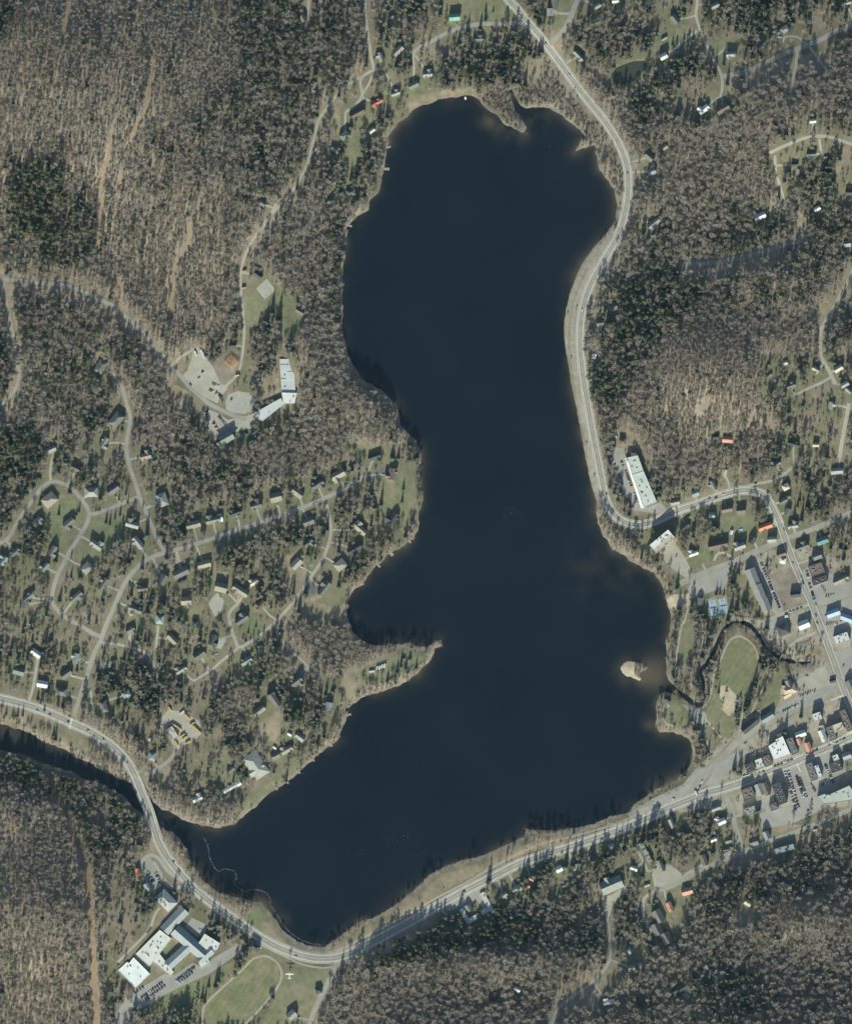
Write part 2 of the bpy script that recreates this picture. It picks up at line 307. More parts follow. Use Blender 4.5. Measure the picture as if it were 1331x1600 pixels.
PATHS = [(3.4, "356 1424 385 1446 404 1456 436 1472 470 1484 505 1488 530 1484 560 1469 620 1438 680 1404 730 1378 780 1349 815 1331 850 1317 900 1305 960 1288 995 1272 1020 1258"),
         (3, "392 1470 410 1478 440 1492 470 1506 500 1512 522 1511"), (3.5, "318 1610 317 1582 328 1562 378 1516 392 1501 402 1496 415 1494 428 1500 438 1512 440 1526 432 1545 405 1578 372 1612"),
         (2.6, "1067 970 1062 990 1058 1015 1054 1048"), (3, "1096 1106 1105 1098 1110 1082 1116 1052 1126 1030 1136 1006 1146 996 1158 995 1172 1004 1182 1020 1183 1050 1172 1085 1160 1112 1156 1140 1148 1158 1136 1168"),
         (3.5, "1102 1124 1112 1136 1124 1150 1134 1164"), (3, "1082 1076 1080 1070 1077 1068"), (2.4, "1035 1122 1040 1130 1050 1135"), (3, "1205 1050 1195 1070 1182 1095 1172 1118"),
         (3, "1100 1140 1106 1166 1112 1176 1128 1170"), (2.5, "1052 850 1057 842"), (3, "1078 928 1076 945 1068 975")]
# open ground (no woodland): kind and outline
OPEN = [
 ('lawn', "384 462 396 440 412 424 432 444 452 466 472 488 472 520 455 532 440 528 428 492 404 506 400 530 386 520"), ('lawn', "318 1600 318 1582 330 1562 380 1516 395 1501 415 1494 430 1502 438 1516 432 1542 400 1582 376 1606 318 1640"),
 ('field', "1108 1078 1118 1040 1136 1005 1150 996 1166 1000 1180 1016 1182 1050 1170 1082 1160 1095 1140 1075 1125 1072"), ('lawn', "1102 1098 1110 1075 1126 1092 1130 1112 1146 1120 1150 1135 1140 1155 1128 1150 1104 1126"),
 ('lawn', "1032 1092 1046 1086 1068 1098 1078 1112 1078 1132 1060 1138 1040 1134 1032 1118"), ('lawn', "1092 1128 1104 1130 1128 1164 1104 1172 1090 1160"), ('lawn', "1062 972 1082 974 1084 1010 1080 1030 1058 1034"),
 ('dry', "466 944 492 930 520 938 538 918 540 945 536 980 506 980 470 966"), ('lawn', "492 940 520 920 540 918 540 945 524 950"), ('lawn', "562 1046 600 1030 628 1012 650 1018 664 1016 662 1034 640 1052 600 1068 572 1072 560 1060"), ('dry', "548 1040 562 1048 572 1072 545 1096 530 1070"),
 ('lawn', "560 1046 588 1036 600 1040 596 1054 566 1056"), ('dry', "532 1480 560 1466 600 1444 650 1420 690 1394 735 1372 780 1344 815 1326 830 1310 812 1306 775 1332 740 1346 700 1356 672 1374 640 1404 600 1430 560 1452 530 1470"),
 ('verge', "560 1472 620 1442 680 1409 735 1382 790 1350 830 1330 850 1324 852 1330 810 1344 770 1364 730 1384 690 1406 650 1428 600 1456 566 1474"),
 ('lawn', "994 848 1012 832 1016 838 1012 850 1022 866 1006 872 992 864"), ('lawn', "958 100 1000 82 1036 64 1066 44 1086 58 1060 80 1030 96 1012 112 992 136 1004 142 980 142 958 134"), ('lawn', "1106 72 1128 62 1158 62 1156 80 1130 92 1118 108 1112 84"), ('lawn', "1096 148 1120 132 1122 146 1112 156 1098 156"),
 ('lawn', "845 6 866 -20 892 -20 888 26 870 52 848 34"), ('dry', "822 100 850 84 856 104 852 122 826 136 818 118"), ('lawn', "748 0 790 -10 806 30 780 33 750 33"), ('lawn', "690 0 720 -20 744 0 742 30 700 40 688 26"),
 ('lawn', "558 186 574 172 584 186 574 200 562 198"), ('lawn', "546 208 564 200 560 260 548 280 540 300 534 260"), ('dry', "517 165 532 160 530 210 518 212"), ('lawn', "642 138 664 134 650 160 630 172"),
 ('lawn', "380 1478 404 1466 440 1492 452 1512 430 1500 412 1492 392 1498"), ('lawn', "300 1520 352 1508 378 1500 330 1552 300 1572 250 1580 228 1584"), ('lawn', "440 1510 520 1514 514 1540 494 1580 480 1620 400 1620 434 1546"),
 ('lawn', "380 1440 404 1408 420 1428 438 1452 436 1468"), ('lawn', "244 1472 266 1464 282 1480 268 1500 250 1490"), ('lawn', "260 1520 298 1488 306 1500 278 1524"), ('lawn', "392 1240 414 1222 440 1204 476 1188 446 1216 406 1248 384 1268 372 1262"),
 ('dry', "290 545 312 540 326 560 300 578 282 575"), ('dry', "268 598 296 612 320 640 300 650 268 640 258 620"), ('dry', "400 616 412 596 436 590 438 612 414 628"), ('dirt', "284 384 292 365 300 360 296 385 284 412 276 400"),
 ('dirt', "322 590 340 560 362 556 374 568 366 588 350 604 330 600"), ('dirt', "1201 898 1237 884 1258 944 1222 957"), ('lawn', "1184 1120 1200 1080 1220 1040 1234 1048 1222 1068 1214 1104 1192 1118"), ('dry', "1246 996 1272 994 1284 1020 1262 1030 1244 1026"),
 ('dry', "962 676 980 668 1000 690 1004 706 980 708 958 700"), ('rock', "963 345 972 330 977 340 968 368 954 392 940 416 926 444 918 470 912 496 910 520 910 545 914 580 922 640 930 690 938 730 946 770 936 790 928 770 921 735 912 690 903 640 895 600 889 570 884 540 883 508 887 482 893 458 903 432 914 410 928 390 944 374 956 360"),
 ('dry', "1030 800 1080 775 1140 752 1150 760 1110 774 1060 792 1032 806"), ('lawn', "1100 850 1120 838 1122 870 1100 884 1086 892 1078 882"), ('lawn', "1118 808 1140 802 1170 806 1190 830 1186 850 1150 846 1124 830"),
 ('lawn', "122 800 140 806 160 810 190 798 210 790 190 830 160 880 130 890 122 860"), ('lawn', "100 770 128 786 134 806 120 830 100 860 76 840 64 800"), ('lawn', "412 1080 430 1070 440 1090 438 1120 410 1130 396 1110"), ('lawn', "540 690 600 700 628 720 640 780 620 820 596 800 590 770 600 720 548 712"), ('lawn', "600 740 648 720 652 800 632 830 612 800"),
 ('lawn', "300 868 320 862 340 890 362 900 356 920 330 910 306 890"), ('lawn', "290 950 318 944 322 960 300 966"), ('lawn', "354 912 380 940 356 952 346 932"), ('lawn', "378 970 400 960 416 984 390 998 372 988"), ('lawn', "1158 900 1166 892 1180 936 1164 944 1142 900"),
 ('lawn', "1050 1396 1064 1390 1068 1440 1056 1460"), ('dry', "1142 1412 1160 1408 1190 1430 1180 1446 1150 1450"), ('dry', "938 1520 960 1508 968 1540 944 1548 934 1534"), ('dry', "895 1428 914 1424 906 1460 898 1462"), ('dry', "1266 490 1300 462 1306 478 1290 500 1276 500"),
 ('reed', "750 150 766 142 796 140 800 160 818 186 822 200 819 209 800 200 778 182 756 168"), ('reed', "850 84 870 100 905 148 945 196 966 232 974 262 976 300 966 340 955 290 930 240 915 212 880 182 840 165 810 160 800 140 830 140 850 120"), ('reed', "958 352 975 300 978 320 972 345 960 362"),
 ('shore', "1030 890 1050 920 1060 960 1052 990 1046 1040 1056 1060 1040 1050 1042 1000 1050 965 1036 915"), ('sand', "1041 938 1050 928 1064 930 1076 926 1078 944 1070 950 1052 950 1046 952"), ('sand', "966 1044 972 1034 983 1030 990 1034 992 1044 990 1052 1002 1061 999 1066 985 1061 972 1054"), ('reed', "990 1034 1000 1036 1012 1042 1008 1047 996 1052 991 1050"),
 ('sand', "1124 1074 1132 1070 1160 1094 1158 1106 1152 1110 1147 1112 1140 1120 1127 1108 1131 1096 1124 1090"), ('sand', "1091 990 1101 990 1100 1008 1090 1008"), ('dry', "440 870 470 860 480 890 470 930 450 930 444 900"), ('dry', "640 150 690 140 745 138 750 152 700 154 660 165 640 178"),
 ('verge', "1000 1268 1040 1240 1070 1214 1082 1190 1086 1200 1064 1236 1020 1262"), ('dry', "236 1212 256 1200 266 1214 262 1236 244 1232"), ('dry', "0 1096 60 1112 110 1136 150 1158 190 1196 160 1190 100 1160 50 1140 0 1124"),
 ('dry', "404 1130 430 1110 450 1118 430 1160 410 1160"), ('dry', "590 1082 560 1098 540 1116 548 1094"), ('dry', "404 1450 424 1436 440 1460 480 1480 500 1484 440 1476"), ('dirt', "1086 636 1108 624 1112 634 1090 660 1080 656"),
]
RESID = ["0 700 60 740 130 640 200 620 250 690 262 750 340 790 430 760 480 740 560 715 600 695 650 690 662 780 640 850 560 910 440 1000 440 1050 545 1060 545 1112 480 1190 400 1262 300 1240 240 1170 120 1100 0 1090",
 "560 -60 820 -60 860 60 850 130 740 145 640 180 600 210 590 310 528 320 500 250 540 150 572 100", "880 -60 1400 -60 1400 60 1230 90 1130 120 1150 180 1080 190 960 150 900 90",
 "955 680 1010 690 1036 790 1150 740 1400 690 1400 1270 1300 1290 1160 1290 1080 1360 1040 1420 1000 1380 900 1340 830 1340 1000 1260 1090 1180 1030 1050 1040 900 940 820",
 "660 1390 830 1340 1010 1280 1120 1330 1100 1380 1060 1470 960 1520 880 1440 760 1440 690 1450", "1200 190 1400 190 1400 320 1240 330 1190 270", "1180 555 1400 555 1400 740 1200 740", "300 560 470 420 470 680 320 700 270 600", "180 1330 320 1400 460 1500 520 1500 480 1640 180 1640 160 1480"]
URBAN = ['1140 962 1190 968 1240 962 1262 1000 1400 1000 1400 1262 1290 1262 1150 1275 1120 1262 1060 1270 1040 1240 1100 1190 1150 1130 1210 1100 1240 1066 1236 1030 1196 1010', '1160 866 1260 850 1300 870 1400 880 1400 1000 1262 1000 1230 960 1196 962 1160 900']
THIN = ['-80 -80 360 -80 368 130 310 180 225 235 205 330 330 300 376 300 320 420 210 440 150 400 140 330 90 250 20 300 -80 320', '200 440 300 400 360 420 370 520 300 540 250 540', '-80 1430 60 1440 110 1500 120 1700 -80 1700', '1020 560 1060 500 1120 500 1200 540 1200 660 1130 700 1060 700 1030 640', '10 1250 60 1240 110 1320 120 1400 20 1420 -60 1300']
CONIFER = [(.7,"-80 -80 22 -80 18 56 -80 70"), (.3,"10 250 60 205 120 290 165 300 180 360 150 425 10 425"), (.15,"225 235 310 180 372 130 380 300 300 340 205 330"), (.85,"15 300 55 240 85 260 130 330 140 395 70 410 25 370"), (.30,"370 -60 565 -60 565 110 515 190 470 300 390 320 375 180"), (.9,"-60 690 60 668 72 715 48 768 -60 770"), (.25,"20 450 190 480 230 560 190 640 20 640"), (.6,"-60 500 8 480 14 560 16 640 -60 680"),
 (.55,"515 340 545 350 540 470 545 560 520 500"), (.6,"960 440 1000 415 1100 400 1110 460 1060 500 1000 570 960 640 925 620 918 540 930 490"), (.35,"1085 330 1250 320 1300 400 1260 470 1100 480"), (.5,"-60 1160 60 1190 220 1262 250 1320 215 1400 150 1380 130 1300 70 1230 -60 1215"), (.35,"150 1280 230 1320 220 1420 160 1440"),
 (.8,"800 1366 900 1332 1000 1296 1040 1280 1052 1300 1000 1322 900 1358 816 1384"), (.75,"560 1475 740 1425 860 1430 850 1470 700 1490 570 1520"), (.45,"850 1400 1000 1460 980 1520 880 1480"), (.42,"1080 1370 1160 1345 1331 1270 1400 1240 1400 1380 1200 1400 1120 1460 1060 1460"), (.38,"1100 1480 1150 1500 1220 1560 1130 1600 1080 1560"), (.4,"230 690 330 700 420 740 380 780 280 760"), (.75,"155 1015 225 1000 265 1070 230 1110 190 1110"),
 (.5,"420 820 480 800 500 870 440 960 400 940"), (.5,"530 240 590 220 570 310 530 320"), (.7,"690 90 760 90 800 45 830 70 800 140 740 140 680 130"), (.6,"1040 90 1120 80 1120 130 1050 130 1040 190 1000 210 990 150"), (.5,"1160 -40 1260 -40 1260 60 1180 90 1150 60"), (.4,"1210 280 1331 260 1331 420 1260 330"), (.5,"560 640 640 650 650 690 600 660"), (.3,"260 1150 380 1080 400 1240 330 1250"), (.4,"980 340 1060 340 1060 400 990 420"), (.4,"1280 480 1400 440 1400 620 1290 560"), (.4,"100 980 190 1000 170 1040 120 1040")]
LOTS = [ # paved or gravelled yards: material, outline
 ('gravel', "282 590 296 576 306 586 318 600 344 620 340 630 322 622 300 606"), ('gravel', "303 543 310 541 324 560 334 575 344 598 356 606 346 620 322 604 304 586 294 576 300 560"), ('concrete', "352 628 357 616 372 611 390 614 400 626 396 640 382 647 364 645 354 640"),
 ('gravel', "318 646 326 640 342 646 356 656 372 652 392 648 404 660 396 668 372 674 356 678 344 684 334 690 324 676"), ('concrete', "400 451 417 435 431 453 414 468"),
 ('asphalt', "952 712 962 698 974 702 985 742 1000 776 1010 794 1032 784 1040 794 1036 806 1010 800 990 798 974 772 958 730"), ('gravel', "1030 862 1046 846 1060 862 1076 892 1082 912 1072 904 1052 890 1040 880"), ('asphalt', "1082 902 1132 886 1140 884 1134 920 1112 924 1090 932 1080 936 1074 920"),
 ('asphalt', "1180 882 1188 876 1222 946 1224 962 1212 960 1206 950"), ('asphalt', "1252 892 1262 886 1284 880 1300 900 1331 906 1331 930 1300 940 1276 948"), ('asphalt', "1282 950 1331 932 1345 934 1345 1000 1318 990 1300 1012 1290 990"), ('asphalt', "1296 1020 1331 1010 1350 1030 1350 1060 1316 1062"),
 ('asphalt', "1196 968 1216 958 1230 968 1214 996 1200 990"), ('gravel', "1228 1060 1240 1066 1276 1044 1288 1040 1300 1070 1274 1082 1254 1068 1240 1078"), ('asphalt', "1212 1108 1242 1088 1274 1078 1304 1066 1316 1072 1290 1092 1250 1108 1222 1116"),
 ('asphalt', "1224 1202 1262 1186 1296 1176 1316 1204 1310 1222 1272 1246 1290 1262 1240 1286 1190 1296 1186 1272 1206 1262 1238 1262"), ('asphalt', "1190 1240 1204 1236 1214 1262 1200 1268 1188 1262"), ('asphalt', "980 1272 1010 1252 1040 1238 1066 1226 1084 1204 1100 1196 1108 1206 1086 1230 1066 1248 1030 1266 990 1284"),
 ('gravel', "1024 1350 1046 1350 1066 1366 1096 1350 1104 1356 1060 1380 1040 1390 1022 1386 1018 1366"), ('gravel', "940 1404 958 1396 978 1384 982 1392 958 1410 952 1432 942 1430"), ('asphalt', "693 1414 735 1386 752 1380 758 1396 772 1418 758 1424 742 1404 736 1416 716 1418 700 1424"),
 ('asphalt', "206 1558 212 1546 230 1538 256 1522 272 1524 302 1504 312 1510 372 1474 380 1484 330 1520 270 1548 214 1580"), ('asphalt', "221 1352 226 1341 236 1340 244 1354 250 1374 252 1386 240 1391 230 1374"), ('asphalt', "290 1448 300 1434 326 1446 318 1462 308 1464"),
 ('gravel', "250 1124 264 1108 284 1112 312 1126 316 1146 300 1160 286 1164 276 1174 268 1160 256 1142 250 1134"), ('asphalt', "196 1556 212 1572 206 1590 184 1610 176 1600"), ('concrete', "1084 1110 1068 1100 1090 1108 1100 1112 1104 1120 1102 1130 1094 1132 1086 1128 1082 1116"), ('concrete', "1064 1100 1074 1102 1096 1110 1086 1120 1078 1116"),
 ('dark_asphalt', "240 772 248 764 250 784 236 792"), ('dark_asphalt', "478 908 496 918 492 928 478 922"), ('dark_asphalt', "570 748 604 728 606 742 576 752"), ('concrete', "340 926 350 938 348 954 336 964 326 944 330 936"), ('gravel', "196 950 210 944 212 958 204 964"), ('concrete', "154 1038 174 1032 176 1042 156 1046"), ('concrete', "1036 1104 1040 1098 1046 1102 1042 1108"),
 ('asphalt', "1118 1196 1140 1180 1162 1166 1168 1176 1150 1190 1130 1206 1122 1230 1108 1236 1104 1222"), ('concrete', "338 1004 350 994 354 1000 346 1014 336 1012"), ('dark_asphalt', "206 720 218 710 220 716 208 726"), ('concrete', "1146 1158 1170 1140 1190 1126 1192 1132 1160 1156 1150 1164"),
]
# ------------------------------------------------------------------ houses: x y length width ridge-angle colour shape
HOUSES = """
473 28 11 8 -60 g g;489 136 16 9 65 g L;595 89 14 10 -70 p L;622 79 17 9 45 t g;611 26 8 6 30 g g;589 160 18 9 30 r L;558 177 23 9 28 b g;618 146 13 8 20 p L;646 133 15 9 25 e g;581 204 9 6 35 w g
524 234 13 9 -40 g L;548 301 14 10 15 g h;516 314 10 8 20 g g;668 116 14 11 8 p L;409 317 12 9 -30 g g;539 212 14 11 40 e h;710 27 16 10 5 G g;866 6 18 9 88 g g;859 19 11 9 88 p g;747 61 15 8 5 g L
932 10 12 7 30 t g;904 87 19 9 -45 p L;961 1 10 7 5 w g;1116 9 14 8 25 p g;1054 30 14 9 -50 g g;1036 88 11 9 30 w g;1037 60 8 4 30 t g;1142 85 15 9 5 p L;1209 55 18 8 35 g L;1225 46 13 9 35 p h
1099 171 17 11 40 w L;1129 170 20 10 30 b g;1014 245 14 11 -40 g g;1038 230 8 7 30 t g;1018 268 11 9 20 u g;1269 189 10 6 5 w g;1267 241 14 8 5 g L;1290 245 6 5 0 g g;1241 257 10 6 5 d g;1246 268 7 6 80 p g
1326 301 11 8 0 d g;1321 5 15 8 20 t L;158 573 20 13 60 g h;155 545 8 6 80 g g;68 578 15 10 80 b L;403 430 13 9 -35 d g;469 487 13 5 -30 b g;364 540 10 7 5 d g;354 684 22 15 30 e g;343 696 9 5 -60 p g
382 423 5 4 10 r g;381 449 5 4 10 r g;371 586 5 4 10 s g;376 681 6 6 80 e g;384 681 6 6 80 e g;1021 349 20 11 40 p L;967 435 13 8 50 b L;958 480 13 10 20 g g;937 505 10 8 10 g g;928 557 7 6 80 w g
1187 338 17 9 25 w g;1276 326 9 6 30 w g;1323 381 10 9 10 u g;1328 483 10 9 80 d g;182 656 25 15 50 g h;163 692 17 12 60 e L;81 702 13 9 25 p g;121 733 18 11 -25 b L;228 713 16 13 15 t L;143 769 20 14 2 p h
177 765 18 10 35 g g;78 781 22 17 40 t h;59 815 16 13 45 g L;108 817 18 13 40 g L;207 820 20 12 -15 p L;151 852 19 13 -35 p L;216 848 20 13 -50 p L;83 861 16 12 60 g L;24 863 16 9 45 g L;6 876 14 13 50 u L
254 781 20 15 -70 p h;302 820 22 10 15 t g;333 813 22 12 12 e L;344 809 7 12 12 w g;368 802 18 10 20 d L;400 790 17 14 15 g L;431 777 17 14 15 t g;465 770 18 11 -35 t g;482 815 17 11 20 g g;482 848 14 12 40 g L
319 882 20 10 15 t g;585 714 18 12 20 d L;613 741 17 16 80 b L;528 742 22 15 28 t L;496 757 20 13 30 g L;562 826 24 13 -40 t L;615 811 18 15 60 d L;554 858 22 12 30 d L;136 888 17 13 45 p h;162 913 20 11 55 g L
119 933 22 11 40 g L;45 933 17 11 40 g L;41 945 10 9 75 g g;71 886 14 10 50 e L;223 920 15 10 5 b L;214 953 18 12 -20 g L;204 984 12 11 30 g L;57 1021 16 9 -35 w g;119 1029 15 11 80 u L;104 1053 16 11 35 g g
30 1049 17 11 -15 e g;67 1069 16 10 -10 w g;96 1081 18 12 -8 g h;178 1033 8 7 20 g g;198 1085 12 10 30 u h;283 895 24 12 25 g g;285 908 12 6 25 d g;255 906 15 12 60 g g;346 918 18 14 -15 t g;376 923 26 14 -32 t L
397 910 13 9 30 c L;291 939 15 17 3 t L;408 946 16 10 50 b L;378 968 20 13 35 g L;250 968 13 12 85 u h;270 999 18 9 -45 t g;305 975 9 9 80 d h;333 1000 16 13 70 d L;312 1023 17 12 35 g g;283 1047 18 10 30 p L
385 1033 18 12 30 e L;406 1010 7 6 10 g g;408 1061 9 7 0 d g;424 1084 10 9 30 d g;463 881 18 11 45 p g;532 883 17 14 40 t h;507 920 24 13 52 g L;463 1065 19 13 35 g L;429 1094 22 10 -55 g g;465 1091 13 9 5 d g
514 1104 12 10 80 u g;630 1029 6 5 10 d g;162 1104 18 11 -75 g h;238 1182 12 10 85 u h;405 1111 20 9 38 t g;309 1248 15 11 20 w L;361 1203 10 8 40 g g;448 1172 18 11 30 t L;469 1152 14 9 -35 p g;453 1147 6 5 -30 w g
430 1168 5 4 -40 w g;431 1181 12 9 25 g g;216 1363 11 6 -75 o g;231 1386 12 8 -55 u g;498 1548 9 9 20 d h;456 1586 13 12 40 p g;701 1436 20 11 -20 d L;732 1419 10 9 -60 e g;748 1431 8 6 -60 g g;807 1389 14 9 25 p g
787 1399 10 9 30 p L;823 1386 9 5 25 s g;829 1373 10 5 -30 s g;873 1358 10 9 25 w g;880 1384 7 5 15 g g;925 1343 12 9 -60 g g;955 1323 8 8 20 p h;990 1357 11 6 -20 w g;897 1355 10 8 70 u g;1032 1353 18 7 -65 e g
1073 1393 16 10 15 s g;1046 1417 14 8 -65 s g;1028 1432 20 15 -62 g g;1026 1452 18 15 -62 g g;1041 1466 18 15 -60 g g;1114 1312 9 6 20 w g;1118 1263 14 7 20 p g;1122 1281 12 8 -20 w L;1099 1344 17 9 -70 b g;1049 1287 14 6 -65 p g
1108 1376 9 5 80 u g;1010 1383 8 5 20 p g;1168 1411 10 8 -30 c g;1109 1523 13 10 60 e L;1134 1328 10 8 10 g g;951 1566 17 9 15 w L;939 1582 10 7 -70 e g;974 1561 8 5 30 g g;808 1546 10 7 -25 w g;772 1557 13 11 80 d L
986 1513 10 8 10 p g;1001 1509 8 5 -70 p g;983 1486 8 7 -50 u g;1001 1563 14 10 -70 d g;1058 1548 16 12 20 d L;1071 1555 7 7 20 u g;972 690 9 8 5 b h;1055 755 9 11 85 d g;1054 785 13 7 10 p g;1086 771 10 9 20 u g
1109 755 8 6 80 w g;1226 567 7 6 10 c g;1274 577 11 9 -30 p L;1309 576 13 8 30 c g;1319 601 12 7 30 p g;1325 610 9 6 -40 u g;1235 603 13 8 20 g L;1201 586 7 6 30 g g;1297 634 11 9 80 p L;1136 687 15 9 -5 s g
1118 683 9 8 0 d g;1212 726 14 10 30 e L;1239 694 18 9 -15 d L;1274 695 9 6 0 c g;1307 736 18 9 5 p g;1131 739 10 7 75 c g;1114 759 14 9 -65 e L;1227 761 10 9 30 c h;1227 779 14 7 35 g g;1083 865 14 9 20 w L
1121 852 29 16 12 b L;1070 823 13 10 40 d g;1112 805 9 8 -10 u g;1093 940 10 8 80 g g;1135 796 16 8 10 b g;1157 798 13 9 5 b g;1195 823 21 8 20 o g;1142 832 6 4 70 w g;1155 854 17 12 20 p L;1175 844 11 9 60 d g
1205 843 13 8 5 p g;1223 783 12 7 30 g g;1230 800 10 8 70 g g;1238 822 15 9 10 p L;1252 855 20 11 22 g L;1284 845 17 10 20 T g;1276 869 13 12 20 e g;1220 866 13 9 20 b g;1222 876 9 8 -10 w h;1242 929 15 8 5 d g
1255 976 17 12 22 w g;1301 958 20 10 20 B g;1323 966 20 10 -20 B g;1223 984 18 17 20 d h;1171 1134 28 11 40 d g;1198 1121 20 10 32 u g;1042 1094 9 7 -30 d g;1182 1268 10 5 20 d g;1197 1305 12 9 -65 u g;1177 1316 12 11 20 g g
1127 1284 12 8 25 w g;1137 1314 9 7 15 e g;1135 1331 12 8 30 g g;1285 1150 18 9 -68 w g;1250 1147 16 9 20 w g;1248 1159 10 6 -70 s g;1262 1167 13 8 -70 s g;1186 1234 18 12 -68 p g;1196 1233 20 8 -68 b g;1313 906 24 10 25 t L
398 1480 15 11 -35 d h;1284 1139 10 6 -70 w g;1322 1181 13 10 20 u g;1300 1064 8 6 20 d g;1328 1070 14 14 -65 g g
"""
# flat-roofed buildings: x y length width angle height colour label (no rooms seen: roof, parapet, rooftop units)
FLATS = """1275 890 22 17 20 6 b|brown flat-roofed shop beside the upper main street car park|shop
1280 907 24 9 20 5 d|long dark flat-roofed shop just below the brown flat-roofed shop|shop
1314 998 23 14 20 6 w|white flat-roofed building right of main street above the creek|shop
1276 1120 13 12 20 8 w|square white-roofed building below the main street corner trees|shop
1309 1137 16 13 20 8 c|cream flat roof full of vents near the right edge|shop
1298 1146 11 22 20 7 g|grey flat roof between the cream roof and narrow white roof|shop
1321 1126 10 34 22 8 b|long brown-grey block alongside main street at the right edge|shop
1237 1166 11 26 22 7 g|narrow grey flat roof touching the big white store|shop
1186 1193 11 14 22 6 w|small white flat roof left of the big white store|shop
1171 1199 14 13 22 6 d|dark flat roof at the left end of the downtown row|shop
1198 1189 12 16 22 6 b|brown-grey flat roof between small white roof and big white store|shop
1168 1240 18 17 20 7 b|square brown flat roof below the downtown street, left of gable|shop
1217 1240 14 34 20 8 d|dark flat roof with bright lower edge beside the large car park|shop
1208 1261 12 10 20 5 g|low grey flat block at the foot of the dark-roofed shop|shop
1267 1206 11 28 20 6 g|grey flat-roofed block standing at the top of the large car park|shop
1277 1206 8 20 20 5 w|narrow white block joined to the right of grey car park block|shop
1305 1198 18 15 20 6 d|dark grey square flat roof right of the large car park|shop
1305 1184 9 9 20 6 w|small white flat roof above the dark grey square roof|shop
1172 1267 16 12 20 5 p|pale flat-roofed building in the lower downtown yard|shop
1225 1327 31 9 16 5 u|long blue-grey flat building beside the shaded lower road|warehouse
1002 1322 8 10 30 4 p|small pale flat-roofed cabin, top one of three beside gravel drive|cabin
1008 1332 8 10 30 4 p|small pale flat-roofed cabin, middle one of three beside gravel drive|cabin
1013 1343 8 12 30 4 t|small tan flat-roofed cabin, lowest of three beside gravel drive|cabin"""
RC = dict(g=(.145,.15,.142), d=(.065,.07,.075), w=(.52,.555,.54), t=(.265,.245,.20), b=(.155,.13,.11), e=(.175,.20,.175), G=(.20,.38,.30), r=(.36,.15,.115), o=(.62,.23,.13), s=(.46,.235,.185), u=(.235,.285,.30), B=(.30,.42,.52), T=(.12,.24,.23), p=(.265,.28,.258), c=(.47,.44,.34))
RN = dict(g='grey', d='dark', w='white', t='tan', b='brown', e='grey-green', G='green', r='red', o='orange', s='salmon', u='blue-grey', B='blue', T='teal', p='pale grey', c='cream')
AREAS = [("by the upper left lakeshore",590,150),("above the lake's top",730,50),("near the top highway fork",895,50),("around the pond lawn",1050,60),("in upper right woods",1200,60),("at the upper right drive",1110,172),
 ("by upper right highway",1020,250),("by the far right lane",1270,240),("beside the causeway",970,450),("in right-hand woods",1230,400),("in the right-edge hamlet",1260,620),("on the right hillside",1110,720),
 ("at the school",365,640),("by the left wood road",110,560),("around the left loop street",130,770),("along the straight street",400,800),("on the lakeshore point",580,790),("along the curved street",70,920),
 ("in the wooded subdivision",330,960),("by the hillside street",190,960),("above the left highway",80,1050),("by the bay lane",500,890),("on the lower left shore",450,1120),("by the bus yard",250,1170),
 ("beside the hospital",240,1380),("by the oval field",450,1530),("along the lakeshore highway",760,1410),("below the lakeshore highway",960,1350),("in the bottom woods",950,1550),("by the lower gravel yard",1060,1400),("beside the bend plaza",1060,780),
 ("above the tennis courts",1110,860),("along upper main street",1230,840),("by the creek bridge",1260,970),("in the lakeside park",1180,1110),("in the downtown block",1260,1160),("below downtown street",1180,1250),("in the shaded streets",1140,1310)]
